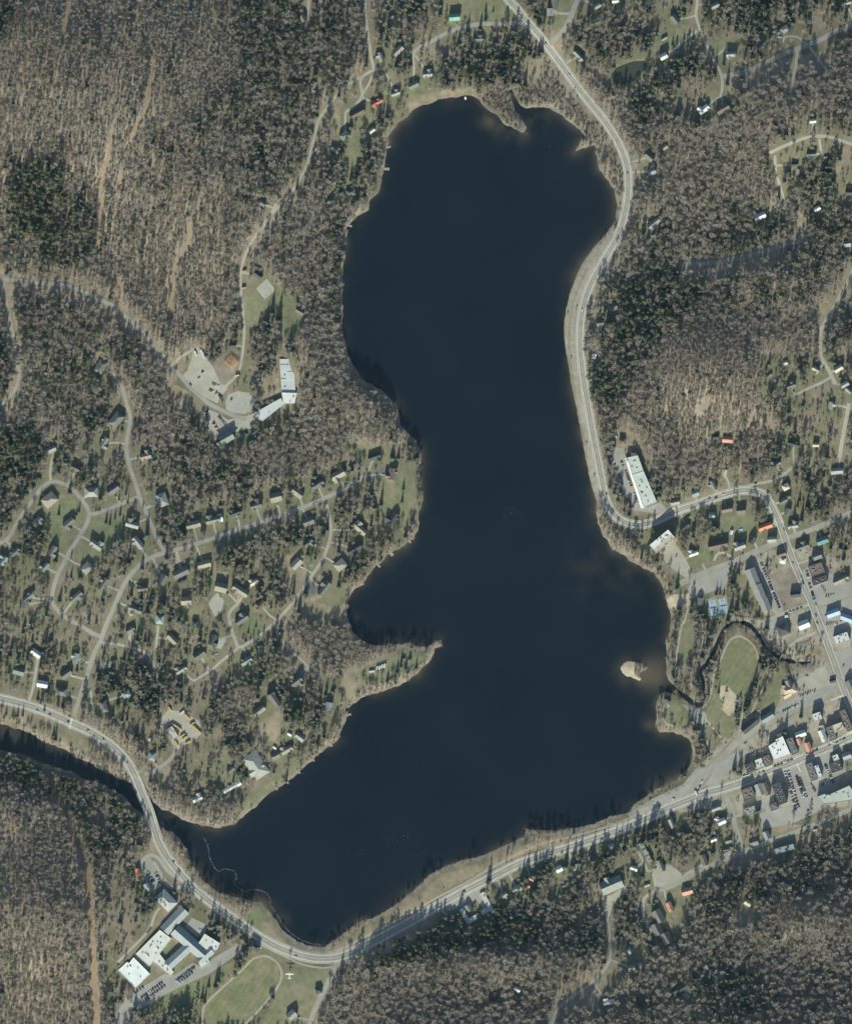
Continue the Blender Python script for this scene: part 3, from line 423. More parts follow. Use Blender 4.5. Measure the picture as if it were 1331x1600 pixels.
# parked and moving cars: x0 y0 x1 y1 n heading(deg) where
CARS = """323.5 643 324 673 8 4|left column at the school|car
334 661 342.5 675 6 35|middle row at the school|car
342.5 651 352.5 664 6 35|right row at the school|car
333 599 341.5 604 4 60|upper row of the school forecourt|car
328 609 333 611.5 3 60|left row of the school forecourt|car
338 614 346.5 619.5 5 60|lower row of the school forecourt|car
954 714 962 733 4 20|left side of the bend plaza|car
967 742 971 755 4 20|lower left side of the bend plaza|car
971 722 973 728 2 20|top of the bend plaza by its wall|car
977 737 986 759 7 20|middle row along the bend plaza wall|car
991 772 996 786 5 20|lower row along the bend plaza wall|car
980 776 987 793 6 20|outer row at the bend plaza exit|car
1189 881 1217 949 17 20|long slanting row beside the grey terrace|car
1260 894 1262 902 3 15|brown shop forecourt on main street|car
1264 913 1266 919 2 15|dark shop forecourt on main street|car
1268 926 1271 936 4 15|kerb row below the dark shop|car
1283 917 1288 924 3 75|dark shop yard, left row|car
1290 931 1301 930 4 85|dark shop yard, lower row|car
1233 957 1251 950 4 20|lane edge above the white-roofed shop|car
1291 975 1307 974 6 85|row below the blue roofs|car
1251 902 1254 911 4 -68|main street beside the vacant lot|car
1223 1111 1245 1102 8 70|creekside car park, lower row|car
1250 1087 1272 1080 7 75|creekside car park, upper row|car
1226 1207 1242 1264 14 20|large car park, first column|car
1231 1206 1247 1262 13 20|large car park, second column|car
1244 1214 1254 1245 9 20|large car park, third column|car
1249 1217 1259 1246 8 20|large car park, fourth column|car
1266 1226 1273 1236 5 70|large car park, right cluster|car
1289 1196 1301 1222 9 20|far right row of the large car park|car
1282 1226 1289 1224 3 75|large car park, top right corner|car
1162 1213 1192 1205 6 18|left kerb of the downtown street|car
1210 1197 1236 1187 6 20|middle kerb of the downtown street|car
1260 1179 1275 1172 4 22|right kerb of the downtown street|car
1295 1164 1318 1154 5 22|far right kerb of the downtown street|car
222 1559 253 1536 10 -50|outer hospital parking row|car
228 1562 257 1541 9 -50|inner hospital parking row|car
211 1551 223 1543 4 -50|hospital row by the white hall|car
276 1533 303 1512 10 -50|upper hospital entrance row|car
281 1536 300 1520 6 -50|lower hospital entrance row|car
244 1365 251 1382 6 25|right row of the clinic drive|car
231 1363 233 1366 2 25|left pair of the clinic drive|car
236 1373 240 1378 3 25|middle cluster of the clinic drive|car
311 1453 316 1455 3 70|hospital courtyard lot|car
231 1457 235 1452 3 50|service lane behind the hospital|car
1096 1222 1090 1236 3 60|lakeside square|car"""
SINGLE_CARS = """852 68 -52|on the highway at the top fork;889 117 -52|on the highway above the wetland;980 271 -88|on the highway near the lake's top right corner;909 485 80|on the causeway curve;921 590 -82|on the lower causeway;947 772 -70|on the highway just before the bend plaza;1180 755 20|on the side road above the highway bend;1130 772 18|on the highway right of the bend;1118 778 18|second right of the highway bend;1107 780 18|nearest right of the highway bend
1224 828 -65|at the top of main street;1238 880 -65|on main street beside the vacant lot corner;1274 945 -65|on main street by the lane corner;1274 962 -65|on main street beside the white-roofed shop;1276 974 -65|on main street above the creek bridge;59 1111 -18|leftmost on the left highway;78 1117 -20|second from left on the left highway;107 1128 -23|by the junction on the left highway;138 1142 -28|just past the junction on the left highway;162 1157 -36|on the bend of the left highway;199 1192 -55|nearest the river bridge
725 1393 27|on the lakeshore highway by the motel;462 1495 -15|on the highway near the memorial aircraft;271 1347 -52|on the highway beside the clinic drive;1186 1142 38|on the lakeside town street;1193 1144 38|behind another on the lakeside town street;1164 1162 42|lowest on the lakeside town street;317 581 30|at the top of the school forecourt;311 591 30|in the middle of the school forecourt;298 601 -45|on the school approach road
362 624 60|on the school turning circle;331 681 0|at the bottom of the school lot;369 670 20|by the school garage;1056 869 70|in the apartment lot;1043 883 60|lower left in the apartment lot;1035 874 60|upper left in the apartment lot;900 52 80|on the drive by the top fork;900 66 80|below the van by the top fork;1030 1260 30|in the lakefront lot by the shore;1052 1248 35|in the lakefront lot near the street
1260 1057 20|alone in the visitor centre yard;1251 1097 75|in the middle of the creekside car park;108 1101 80|in the yard by the left junction;28 1068 10|in the yard above the left highway;1111 28 20|on the lawn in the upper right woods;1317 1040 60|in the gravel lot right of main street"""
BUSES = "266 1108 -50;293 1120 -45;272 1133 -35;276 1135 -35;280 1138 -35;301 1131 35;305 1137 -40;308 1140 -40;311 1143 -40;286 1149 40;289 1153 40;276 1162 -55;294 1160 35"
DOCKS = "606 230 9 3 10;604 264 9 4 0;547 353 8 3 -15;572 328 8 4 40;612 866 7 5 -50;591 883 9 3 -50;566 913 6 3 20;959 856 8 3 45;1005 882 9 3 0;1020 890 10 3 45;544 1117 10 3 10;517 1164 7 4 -55;490 1188 5 3 -55;467 1206 8 3 -55;449 1222 8 3 -55;432 1232 7 3 -50;124 1181 9 6 35;640 846 7 3 -60"
TRAILERS = "317 553 15 3.6 -65 w|long white trailer on the gravel above the school;306 552 9 3 -70 w|short trailer left of the long white trailer;396 664 11 3 25 g|grey trailer at the edge of the school woods;397 677 8 3 25 w|white trailer beside the school woods;285 1113 9 3 40 w|white trailer in the bus yard;589 1044 7 3 75 w|leftmost white camper on the point lawn;593 1043 7 3 75 w|second white camper on the point lawn;597 1041 7 3 75 w|third white camper on the point lawn;601 1040 7 3 75 w|rightmost white camper on the point lawn;581 1049 9 3 8 w|white camper lying crosswise on the point lawn;945 447 11 3.4 -35 B|blue trailer beside the causeway highway;961 681 7 3 -55 w|white trailer above the bend plaza;1087 1239 8 3 -65 w|white box truck in the lakefront lot;1228 963 6 4 5 w|white van parked beside the white-roofed shop;1273 1297 7 3 15 w|white truck on the shaded lower road;243 722 8 6 20 w|white covered boat beside the tan house;234 1155 5 4 60 w|white boat by the left highway trees"
CONES = "380 1490 20;376 1500 18;374 1512 18;337 1543 20;341 1535 18;326 1542 12;316 1561 16;320 1567 17;300 1577 15;282 1575 14;425 490 24;436 501 25;418 505 22;1080 1133 16;1084 1141 17;1096 1155 18;1106 1177 17;1094 1173 14;1191 1045 18;1180 1065 18;1178 1073 17;1175 1081 18;1172 1089 18;1168 1097 18;1164 1105 17;1162 1113 16;1152 1133 15;1122 1083 12;1150 1105 9;640 1031 16;634 1045 15;626 1043 17;650 1045 14;616 1063 13;620 1051 16;605 1065 14;1118 930 11;1124 929 11;1130 930 9;1164 941 20;1160 945 14;764 1377 20;815 1379 26;822 1374 26;834 1370 26;858 1364 26;883 1356 28;895 1354 26;905 1350 28;925 1346 26;945 1342 27;958 1338 28;975 1330 26;990 1324 27;1003 1318 26;1012 1314 24;1018 1312 26;1050 1308 22;1071 1304 22;185 865 11;200 787 9;197 773 9;186 781 8;150 798 7;153 798 7;156 798 7;166 817 12;172 820 12;180 811 11;188 805 11;92 805 12;124 800 12;120 805 10;70 1110 10;10 1117 10;20 1120 11;28 1119 11;36 1118 11;130 1124 13;84 1150 12;235 1220 10;758 31 14;758 19 10;770 19 8;1050 71 12;1082 63 12;1062 105 14;1070 107 14;1078 109 14;1090 105 14;1055 109 13;400 980 8;388 990 9;396 993 9;384 1002 8;370 972 9;260 873 16;222 890 16;330 900 14;345 970 12;560 750 12;575 790 22;585 795 22;595 790 22;568 797 20;545 800 18;535 803 18;630 765 12;628 785 14;613 717 20;622 717 14;640 720 14;1142 925 8;1197 885 14"
# ------------------------------------------------------------------ ground, water, roads
ROADC = [(k, w, curve(P(s))) for k, w, s in ROADS]
TRACKC = [(w, curve(P(s))) for w, s in TRACKS]; PATHC = [(w, curve(P(s))) for w, s in PATHS]
HL = []
for t in HOUSES.replace('\n', ';').split(';'):
    t = t.split()
    if t: HL.append((float(t[0]), float(t[1]), float(t[2]), float(t[3]), float(t[4]), t[5], t[6]))
road_d = np.full(GX.shape, 1e4)                       # distance to the nearest road edge
for k, w, c in ROADC: road_d = np.minimum(road_d, dist_line(c, False, 30) - w / 2)
path_d = np.full(GX.shape, 1e4)
for w, c in TRACKC + PATHC: path_d = np.minimum(path_d, dist_line(c, False, 20) - w / 2)
house_d = np.full(GX.shape, 1e4)
FL = [l.split('|') for l in FLATS.split('\n')]
for h in HL + [tuple(float(v) for v in f[0].split()[:5]) for f in FL]:
    x, y, L_, W_, a = h[:5]
    i0 = max(0, int((y - 50 + MG) / STEP)); i1 = int((y + 50 + MG) / STEP); j0 = max(0, int((x - 50 + MG) / STEP)); j1 = int((x + 50 + MG) / STEP); sl = (slice(i0, i1), slice(j0, j1))
    dx = GX[sl] - x; dy = -(GY[sl] - y); ca, sa = math.cos(R(a)), math.sin(R(a))
    u = np.maximum(np.abs(dx*ca + dy*sa) - L_/2, 0); v = np.maximum(np.abs(-dx*sa + dy*ca) - W_/2, 0)
    house_d[sl] = np.minimum(house_d[sl], np.hypot(u, v))
lot_in = np.zeros(GX.shape, bool)
for m, s in LOTS: lot_in |= inside(P(s))
BIG = ["436 560 460 560 466 632 412 660 392 648 438 620", "978 712 998 710 1028 786 1006 796", "1013 852 1044 825 1058 840 1027 868", "1162 890 1180 884 1207 954 1190 961", "378 1184 400 1172 422 1204 402 1222", "1197 1166 1222 1149 1238 1180 1208 1192", "1274 1244 1328 1226 1346 1250 1285 1260", "1218 1064 1240 1060 1248 1078 1224 1094", "935 1376 968 1362 980 1384 944 1400", "345 1236 378 1218 382 1226 350 1242", "1100 936 1136 927 1142 964 1108 970", "714 1416 722 1416 748 1440 736 1448", "752 1394 758 1394 772 1424 756 1430", "146 1262 172 1272 176 1288 150 1278",
 "182 1520 210 1490 240 1450 270 1400 250 1396 242 1404 265 1390 282 1406 276 1420 300 1430 350 1470 330 1500 290 1510 270 1530 212 1548"]
big_in = np.zeros(GX.shape, bool)
for s in BIG: big_in |= inside(P(s))
resid = np.zeros(GX.shape, bool)
for s in RESID: resid |= inside(P(s))
urban = np.zeros(GX.shape, bool)
for s in URBAN: urban |= inside(P(s))
opn = np.zeros(GX.shape, int); OK_ = {'lawn':1,'dry':2,'field':3,'verge':4,'rock':5,'reed':6,'shore':7,'sand':8,'dirt':9}
for k, s in OPEN: opn[inside(P(s))] = OK_[k]
n1, n2, n3, n4 = vnoise(9, 21), vnoise(23, 22), vnoise(70, 23), vnoise(5, 24)
LITTER = np.array([.295,.248,.182]); LITTER2 = np.array([.255,.228,.180]); LAWN = np.array([.165,.185,.105]); DRY = np.array([.205,.195,.130]); REED = np.array([.185,.168,.132]); GRAV = np.array([.34,.325,.265]); SAND = np.array([.46,.41,.30]); DIRT = np.array([.215,.185,.145])
def lerp(a, b, t): return a * (1 - t[..., None]) + b * t[..., None]
C = lerp(np.broadcast_to(LITTER2, GX.shape + (3,)), LITTER, np.clip(.55 + .5*n3 + .3*n2, 0, 1))
rs = np.clip(.45 + .8*n2 + .35*n1, 0, 1) * resid
C = lerp(C, LAWN * .78, rs * .8)
C = np.where(resid[..., None], C * .86, C)
C = lerp(C, lerp(np.broadcast_to(LAWN * .85, C.shape), DRY, np.clip(.35 + .6*n2, 0, 1)), np.clip(1.25 - house_d / 18.0 + .35*n1, 0, 1) * np.where(resid, 1.0, .7))
C = np.where(urban[..., None], lerp(C, GRAV * .92, np.clip(.78 + .5*n2, 0, .97)), C)
C = lerp(C, DRY * .95, np.clip(1.0 - road_d / 5.0, 0, 1) * .6)
for k, col, mx in (('lawn', LAWN, DRY), ('dry', DRY, LITTER), ('field', LAWN*.97, DRY*.95), ('verge', LAWN*.8, DRY*.75), ('rock', GRAV*.93, GRAV*.78), ('reed', REED, LITTER2*1.1), ('shore', DRY, LITTER), ('sand', SAND, SAND*.9), ('dirt', DIRT, GRAV*.8)):
    t = lerp(np.broadcast_to(col, C.shape), mx, np.clip(.4 + .5*n2 + .3*n1, 0, 1)); C = np.where((opn == OK_[k])[..., None], t, C)
st = np.sin((GX * .82 + GY * .57) * 2 * math.pi / 9.0)      # mowing stripes on the park oval and the sports field
C = np.where(((opn == 3) | ((opn == 1) & (GY > 1490) & (GX < 440)))[..., None], C * (1 + .06 * st)[..., None] * np.array([1.0, 1.0, .94]), C)
C = np.where(((opn == 6) & (GY < 215) & (GX < 826))[..., None], C * .72, C)
# grassed bench in the causeway's rock fill
bench = dist_line(curve([(x - 17, y) for x, y in P("935 420 922 445 913 470 908 495 906 520 906 545 909 575 914 610 920 645 926 680 933 715")]), False, 12)
C = lerp(C, np.array([.20,.20,.145]), np.clip(2.2 - bench, 0, 1) * .8)
C = lerp(C, REED * .95, np.clip(1.1 - sd / 5.0, 0, 1) * (opn != 8) * np.clip(.4 + .6*n2, .05, .8))
C = C * (1 + .10*n4 + .08*n1)[..., None]
attr = np.concatenate([np.clip(C, 0, 1), np.ones(GX.shape + (1,))], -1).reshape(-1, 4).astype(np.float32)
def grid_mesh(name, xs, ys, Z, keep=None):
    ny, nx = Z.shape; me = bpy.data.meshes.new(name)
    XX, YY = np.meshgrid(xs, ys); co = np.stack([XX - W_PX/2, H_PX/2 - YY, Z], -1).reshape(-1, 3).astype(np.float32)
    i, j = np.meshgrid(np.arange(ny-1), np.arange(nx-1), indexing='ij')
    q = np.stack([i*nx+j, (i+1)*nx+j, (i+1)*nx+j+1, i*nx+j+1], -1).reshape(-1, 4)
    if keep is not None: q = q[keep.reshape(-1)]
    me.vertices.add(len(co)); me.vertices.foreach_set('co', co.ravel())
    me.loops.add(q.size); me.loops.foreach_set('vertex_index', q.ravel().astype(np.int32))
    me.polygons.add(len(q)); me.polygons.foreach_set('loop_start', np.arange(0, q.size, 4, dtype=np.int32)); me.polygons.foreach_set('loop_total', np.full(len(q), 4, np.int32))
    me.polygons.foreach_set('use_smooth', np.ones(len(q), bool)); me.update(); me.validate(); return me
gm = grid_mesh('ground', gx, gy, Zg)
ca_ = gm.color_attributes.new('cover', 'FLOAT_COLOR', 'POINT'); ca_.data.foreach_set('color', attr.ravel())
m, N, L, B = new_mat('ground_cover')
at = N.new('ShaderNodeAttribute'); at.attribute_name = 'cover'
f1 = ramp(N, L, noise(N, L, .9, 5, rough=.75), .2, .8, .62, 1.38); f2 = ramp(N, L, noise(N, L, .16, 3), .25, .75, .86, 1.14)
mm = N.new('ShaderNodeMath'); mm.operation = 'MULTIPLY'; L.new(f1, mm.inputs[0]); L.new(f2, mm.inputs[1])
cx = N.new('ShaderNodeCombineXYZ'); [L.new(mm.outputs[0], cx.inputs[i]) for i in range(3)]
L.new(mixrgb(N, L, at.outputs['Color'], cx.outputs[0], 1.0, 'MULTIPLY'), B.inputs['Base Color']); B.inputs['Roughness'].default_value = .95; B.inputs['Specular IOR Level'].default_value = .1
gm.materials.append(m); ground = link('ground', gm); tag(ground, 'hilly ground of leaf litter, lawns and wet shore around the lake', kind='structure')

# lake, river and creek water: browner over shallows
sh = np.exp(np.minimum(sd, 0) / 7.0) * np.clip(.40 + .55*n3 + .4*n2, .08, 1)
for cx_, cy_, s_, a_ in ((765,186,16,.9),(790,202,18,.9),(815,208,14,.8),(835,186,16,.6),(1022,1050,26,1.3),(1005,1056,16,1.2),(978,1050,18,.6),(905,232,12,.4),(1010,1035,18,.5),(552,960,12,.5),(600,1012,20,.4),(845,180,20,.4),(1015,1130,12,.5),(700,1360,12,.3),(930,890,40,.18),(980,900,30,.2),(20,1140,30,.5),(690,1000,10,.6),(395,1415,22,.35),(440,1440,14,.4)):
    sh = np.maximum(sh, a_ * np.exp(-((GX-cx_)**2 + (GY-cy_)**2) / s_**2) * (np.clip(.6 + .7*n2 + .3*n1, 0, 1.2) if a_ < 1 else .85 + .25*n2))
creek_only = ~(inl | inside(RIVER)) & (dist_line(LAKE, True, 12) > 6)
sh = np.where(creek_only, sh * .4, sh)
keep = (sd[:-1,:-1] < 8) | (sd[1:,1:] < 8) | (sd[:-1,1:] < 8) | (sd[1:,:-1] < 8)
wm = grid_mesh('lake', gx, gy, np.zeros_like(Zg), keep)
wa = wm.color_attributes.new('shallow', 'FLOAT_COLOR', 'POINT'); t = np.clip(sh, 0, 1)[..., None] * np.ones(4); wa.data.foreach_set('color', t.reshape(-1).astype(np.float32))
def water_mat(name, deep, shallow, rough=.12):
    m, N, L, B = new_mat(name); at = N.new('ShaderNodeAttribute'); at.attribute_name = 'shallow'
    f = ramp(N, L, at.outputs['Fac'], .0, 1.0, 0, 1)
    nn = ramp(N, L, noise(N, L, .006, 5), .3, .7, .8, 1.2); cx = N.new('ShaderNodeCombineXYZ'); [L.new(nn, cx.inputs[i]) for i in range(3)]
    L.new(mixrgb(N, L, mixrgb(N, L, deep, shallow, f), cx.outputs[0], 1.0, 'MULTIPLY'), B.inputs['Base Color'])
    B.inputs['Roughness'].default_value = rough; B.inputs['IOR'].default_value = 1.33; B.inputs['Specular IOR Level'].default_value = .7
    bp = N.new('ShaderNodeBump'); bp.inputs['Strength'].default_value = .08; bp.inputs['Distance'].default_value = .3; L.new(noise(N, L, .5, 3), bp.inputs['Height']); L.new(bp.outputs[0], B.inputs['Normal'])
    return m
wm.materials.append(water_mat('lake_water', (.0062,.0112,.0165), (.095,.082,.056)))
lake = tag(link('lake', wm), 'dark blue lake with a river arm and a creek, brown in the shallows', kind='structure')

def zclear(px, py): return Hz(px, py)
def ribbon(name, pts, w, mat, dz, parent=None, off=0.0, zmin=None, dash=None, nx=4, zfun=None):
    v, f = [], []; n = len(pts); row = 0; L_ = 0.0; prev = None
    for k in range(n):
        x, y = pts[k]; a = pts[max(k-1, 0)]; b = pts[min(k+1, n-1)]; tx, ty = b[0]-a[0], b[1]-a[1]; ln = math.hypot(tx, ty) or 1
        nxv, nyv = -ty/ln, tx/ln
        for j in range(nx + 1):
            o = off + (j / nx - .5) * w; px, py = x + nxv*o, y + nyv*o
            z = Hz(px, py); z = max(z, zmin) if zmin is not None else z
            v.append((X(px), Y(py), z + dz))
        if k and not (dash and (k // dash) % 2):
            for j in range(nx): f.append(((k-1)*(nx+1)+j, (k-1)*(nx+1)+j+1, k*(nx+1)+j+1, k*(nx+1)+j))
    me = mesh(name, v, f, mat)
    if me.polygons and me.polygons[0].normal.z < 0: me.flip_normals()
    return link(name, me, parent)
def sheet(name, poly, mat, dz, parent=None, step=6.0):
    bm = bmesh.new(); vs = [bm.verts.new((X(x), Y(y), 0)) for x, y in poly]; bm.faces.new(vs)
    xs = [X(p[0]) for p in poly]; ys = [Y(p[1]) for p in poly]
    for ax, lo, hi in ((0, min(xs), max(xs)), (1, min(ys), max(ys))):
        c = lo + step
        while c < hi:
            no = (1,0,0) if ax == 0 else (0,1,0); co = (c,0,0) if ax == 0 else (0,c,0)
            bmesh.ops.bisect_plane(bm, geom=bm.verts[:] + bm.edges[:] + bm.faces[:], plane_co=co, plane_no=no); c += step
    for q in bm.verts: q.co.z = Hz(q.co.x + W_PX/2, H_PX/2 - q.co.y) + dz
    bmesh.ops.recalc_face_normals(bm, faces=bm.faces[:])
    me = bpy.data.meshes.new(name); bm.to_mesh(me); bm.free(); me.materials.append(mat)
    if me.polygons and me.polygons[0].normal.z < 0: me.flip_normals()
    return link(name, me, parent)
pondm = bpy.data.meshes.new('pond'); pondm.from_pydata([(X(x), Y(y), PZ) for x, y in curve(POND + POND[:1], 3)[:-1]], [], [list(range(len(curve(POND + POND[:1], 3)) - 1))])
if pondm.polygons[0].normal.z < 0: pondm.flip_normals()
pondm.materials.append(plain('pond_water', (.052,.058,.044), .15)); tag(link('pond', pondm), 'small grey-green pond on the lawn at upper right', kind='structure')
DZ = .10
for w, c in TRACKC: tag(ribbon('forest_track', c, w, M['track'], DZ - .03), 'bare earth track through the leafless woods', kind='structure')
for w, c in PATHC: tag(ribbon('footpath', c, w, M['path'], DZ - .015, nx=2), 'pale gravel footpath', kind='structure')
for i_, (m_, s) in enumerate(LOTS): tag(sheet('parking_lot' if 'asph' in m_ else 'paved_yard', P(s), M[m_], DZ - .012 + (i_ % 10) * .0022), 'paved yard or car park', kind='structure')
LZ = {'lane': .02, 'street': .045, 'main_street': .07, 'highway': .09}; nlane = 0
for k, w, c in ROADC:
    nlane += 1; e = (nlane % 9) * .002
    if k == 'lane': tag(ribbon('lane', c, w, M['gravel'], DZ + LZ[k] + e), 'narrow gravel lane', kind='structure'); continue
    zm = 1.9 if k == 'highway' else None
    if k in ('highway',):
        sh_ = tag(ribbon('road_shoulder', c, w + 6.0, M['shoulder'], DZ + .05 + e, zmin=zm, nx=6), 'pale gravel shoulder of the highway', kind='structure')
    r_ = ribbon('highway' if k == 'highway' else 'street', c, w, M['asphalt' if k != 'street' else 'street'], DZ + LZ[k] + e, zmin=zm)
    tag(r_, 'paved two-lane highway' if k == 'highway' else 'paved town street', kind='structure')
    if k in ('highway', 'main_street'):
        for s_ in (-1, 1): ribbon('edge_line', c, .55, M['line'], DZ + LZ[k] + e + .02, r_, off=s_ * (w/2 - .6), zmin=zm, nx=1)
        for s_ in (-1, 1): ribbon('worn_lane', c, w*.26, M['worn'], DZ + LZ[k] + e + .012, r_, off=s_*w*.23, zmin=zm, nx=1)
        ribbon('centre_line', c, .35, M['yellow_line'], DZ + LZ[k] + e + .02, r_, zmin=zm, nx=1, dash=2)
for i, (a, b) in enumerate((("1244 1193", "1250 1206"), ("113 1122", "109 1140"), ("1318 1086", "1298 1094"), ("402 1474", "408 1482"))):
    c = curve(P(a + ' ' + b), 1.2); tag(ribbon('crosswalk', c, 2.6, M['line'], DZ + .13, dash=1, nx=1, zmin=1.9 if i == 1 else None), 'white painted crosswalk', kind='structure')
# driveways from the houses to the nearest road
allroad = np.array([p for k, w, c in ROADC for p in c])
nd = 0
for (x, y, L_, W_, a, col, ty) in HL:
    if L_ < 10: continue
    d = np.hypot(allroad[:,0] - x, allroad[:,1] - y); i = int(d.argmin())
    if 12 < d[i] < 55:
        q = allroad[i]; t = 1 - (max(W_, 9) * .45) / d[i]; e = (q[0] + (x - q[0]) * t, q[1] + (y - q[1]) * t)
        mid = ((q[0]+e[0])/2 + random.uniform(-2, 2), (q[1]+e[1])/2 + random.uniform(-2, 2)); c = curve([tuple(q), mid, e], 3)
        dm = M[random.choice(['gravel', 'gravel', 'street', 'path'])]
        tag(ribbon('driveway', c, random.uniform(2.6, 3.8), dm, DZ + .006 + (nd % 7)*.001, nx=2), 'short driveway from a house to the road', kind='structure'); nd += 1
        road_d = np.minimum(road_d, dist_line(c, False, 12) - 1.5)
# ------------------------------------------------------------------ buildings
ORD = "first second third fourth fifth sixth seventh eighth ninth tenth eleventh twelfth thirteenth fourteenth fifteenth sixteenth seventeenth eighteenth nineteenth twentieth".split()
WALLC = [(.62,.60,.54),(.45,.40,.33),(.50,.52,.50),(.30,.24,.19),(.66,.66,.62),(.35,.38,.38),(.40,.30,.22)]
def gable(root, L_, W_, h, rise, col, wcol, pre='', z0=-3.0, ox=0, oy=0, rot=0, ov=.5):
    """walls with gable ends and a two-slope roof with thickness; ridge along local x"""
    ca, sa = math.cos(R(rot)), math.sin(R(rot))
    T = lambda x, y, z: (ox + x*ca - y*sa, oy + x*sa + y*ca, z)
    a, b = L_/2, W_/2
    w = MB(); w.add([T(-a,-b,z0),T(a,-b,z0),T(a,b,z0),T(-a,b,z0),T(-a,-b,h),T(a,-b,h),T(a,b,h),T(-a,b,h),T(-a,0,h+rise),T(a,0,h+rise)],
        [(0,1,5,4),(2,3,7,6),(1,2,6,9,5),(3,0,4,8,7),(0,3,2,1)])
    wo = w.build(pre + 'wall', M['wall'], root); wo.color = (*wcol, 1)
    s = rise / b; A, Bv = a + ov, b + ov; th = .22; r = MB()
    for sg in (-1, 1):
        e = h - s*ov; p = [(-A, sg*Bv, e), (A, sg*Bv, e), (A, 0, h+rise), (-A, 0, h+rise)]
        vs = [T(*q) for q in p] + [T(q[0], q[1], q[2] + th) for q in p]
        fs = [(0,1,2,3),(4,5,6,7),(0,1,5,4),(1,2,6,5),(2,3,7,6),(3,0,4,7)]
        r.add(vs, [f[::-1] for f in fs] if sg > 0 else fs)
    me = mesh(pre + 'roof', r.v, r.f, M['roof']); fixn(me); ro = link(pre + 'roof', me, root); ro.color = (*col, 1)
    return wo, ro
def fixn(me):
    bm = bmesh.new(); bm.from_mesh(me); bmesh.ops.remove_doubles(bm, verts=bm.verts, dist=1e-4); bmesh.ops.recalc_face_normals(bm, faces=bm.faces[:]); bm.to_mesh(me); bm.free()
def hip(root, L_, W_, h, rise, col, wcol, z0=-3.0, pre=''):
    a, b = L_/2, W_/2; w = MB(); w.box(-a, a, -b, b, z0, h); wo = w.build(pre + 'wall', M['wall'], root); wo.color = (*wcol, 1)
    o = .5; A, B_ = a+o, b+o; rx = max(A - B_, .3); r = MB()
    r.add([(-A,-B_,h-.1),(A,-B_,h-.1),(A,B_,h-.1),(-A,B_,h-.1),(-rx,0,h+rise),(rx,0,h+rise),(-A,-B_,h+.1),(A,-B_,h+.1),(A,B_,h+.1),(-A,B_,h+.1)],
          [(0,3,2,1),(0,1,7,6),(1,2,8,7),(2,3,9,8),(3,0,6,9),(6,7,5,4),(7,8,5),(8,9,4,5),(9,6,4)])
    ro = r.build(pre + 'roof', M['roof'], root); ro.color = (*col, 1); return wo, ro
WIN = {}
def shared(name, build):
    if name not in WIN: WIN[name] = build()
    return WIN[name]
def box_mesh(name, sx, sy, sz, mat):
    b = MB(); b.box(-sx/2, sx/2, -sy/2, sy/2, 0, sz); return mesh(name, b.v, b.f, mat)
def openings(root, L_, W_, ang):
    """door and windows on the long side that faces the sun"""
    sg = -1 if math.cos(R(ang)) >= 0 else 1
    wm_ = shared('window', lambda: window_mesh()); dm_ = shared('door', lambda: box_mesh('door', 1.0, .12, 2.1, M['door']))
    for x in ((-L_*.3, L_*.3) if L_ > 11 else (-L_*.25,)): link('window', wm_, root, (x, sg*(W_/2 + .03), 1.1))
    link('door', dm_, root, (L_*.06, sg*(W_/2 + .03), .1))
def window_mesh():
    b = MB(); b.box(-.8, .8, -.06, .06, 0, 1.3, 0); b.box(-.68, .68, -.08, .08, .12, 1.18, 1); return mesh('window', b.v, b.f, [M['trim'], M['glass']])
rec = []
for h in HL:
    x, y = h[:2]; ar = min(range(len(AREAS)), key=lambda i: (AREAS[i][1]-x)**2 + (AREAS[i][2]-y)**2); rec.append((h, ar))
def ground_at(x, y, r=4): return min(Hz(x+dx, y+dy) for dx in (-r, 0, r) for dy in (-r, 0, r))
SHORT = []
rng = random.Random(5)
CH = shared('chimney', lambda: (lambda b: (b.box(-.45,.45,-.45,.45,-1.5,1.0), b.box(-.55,.55,-.55,.55,1.0,1.15), mesh('chimney', b.v, b.f, M['brick']))[2])(MB()))
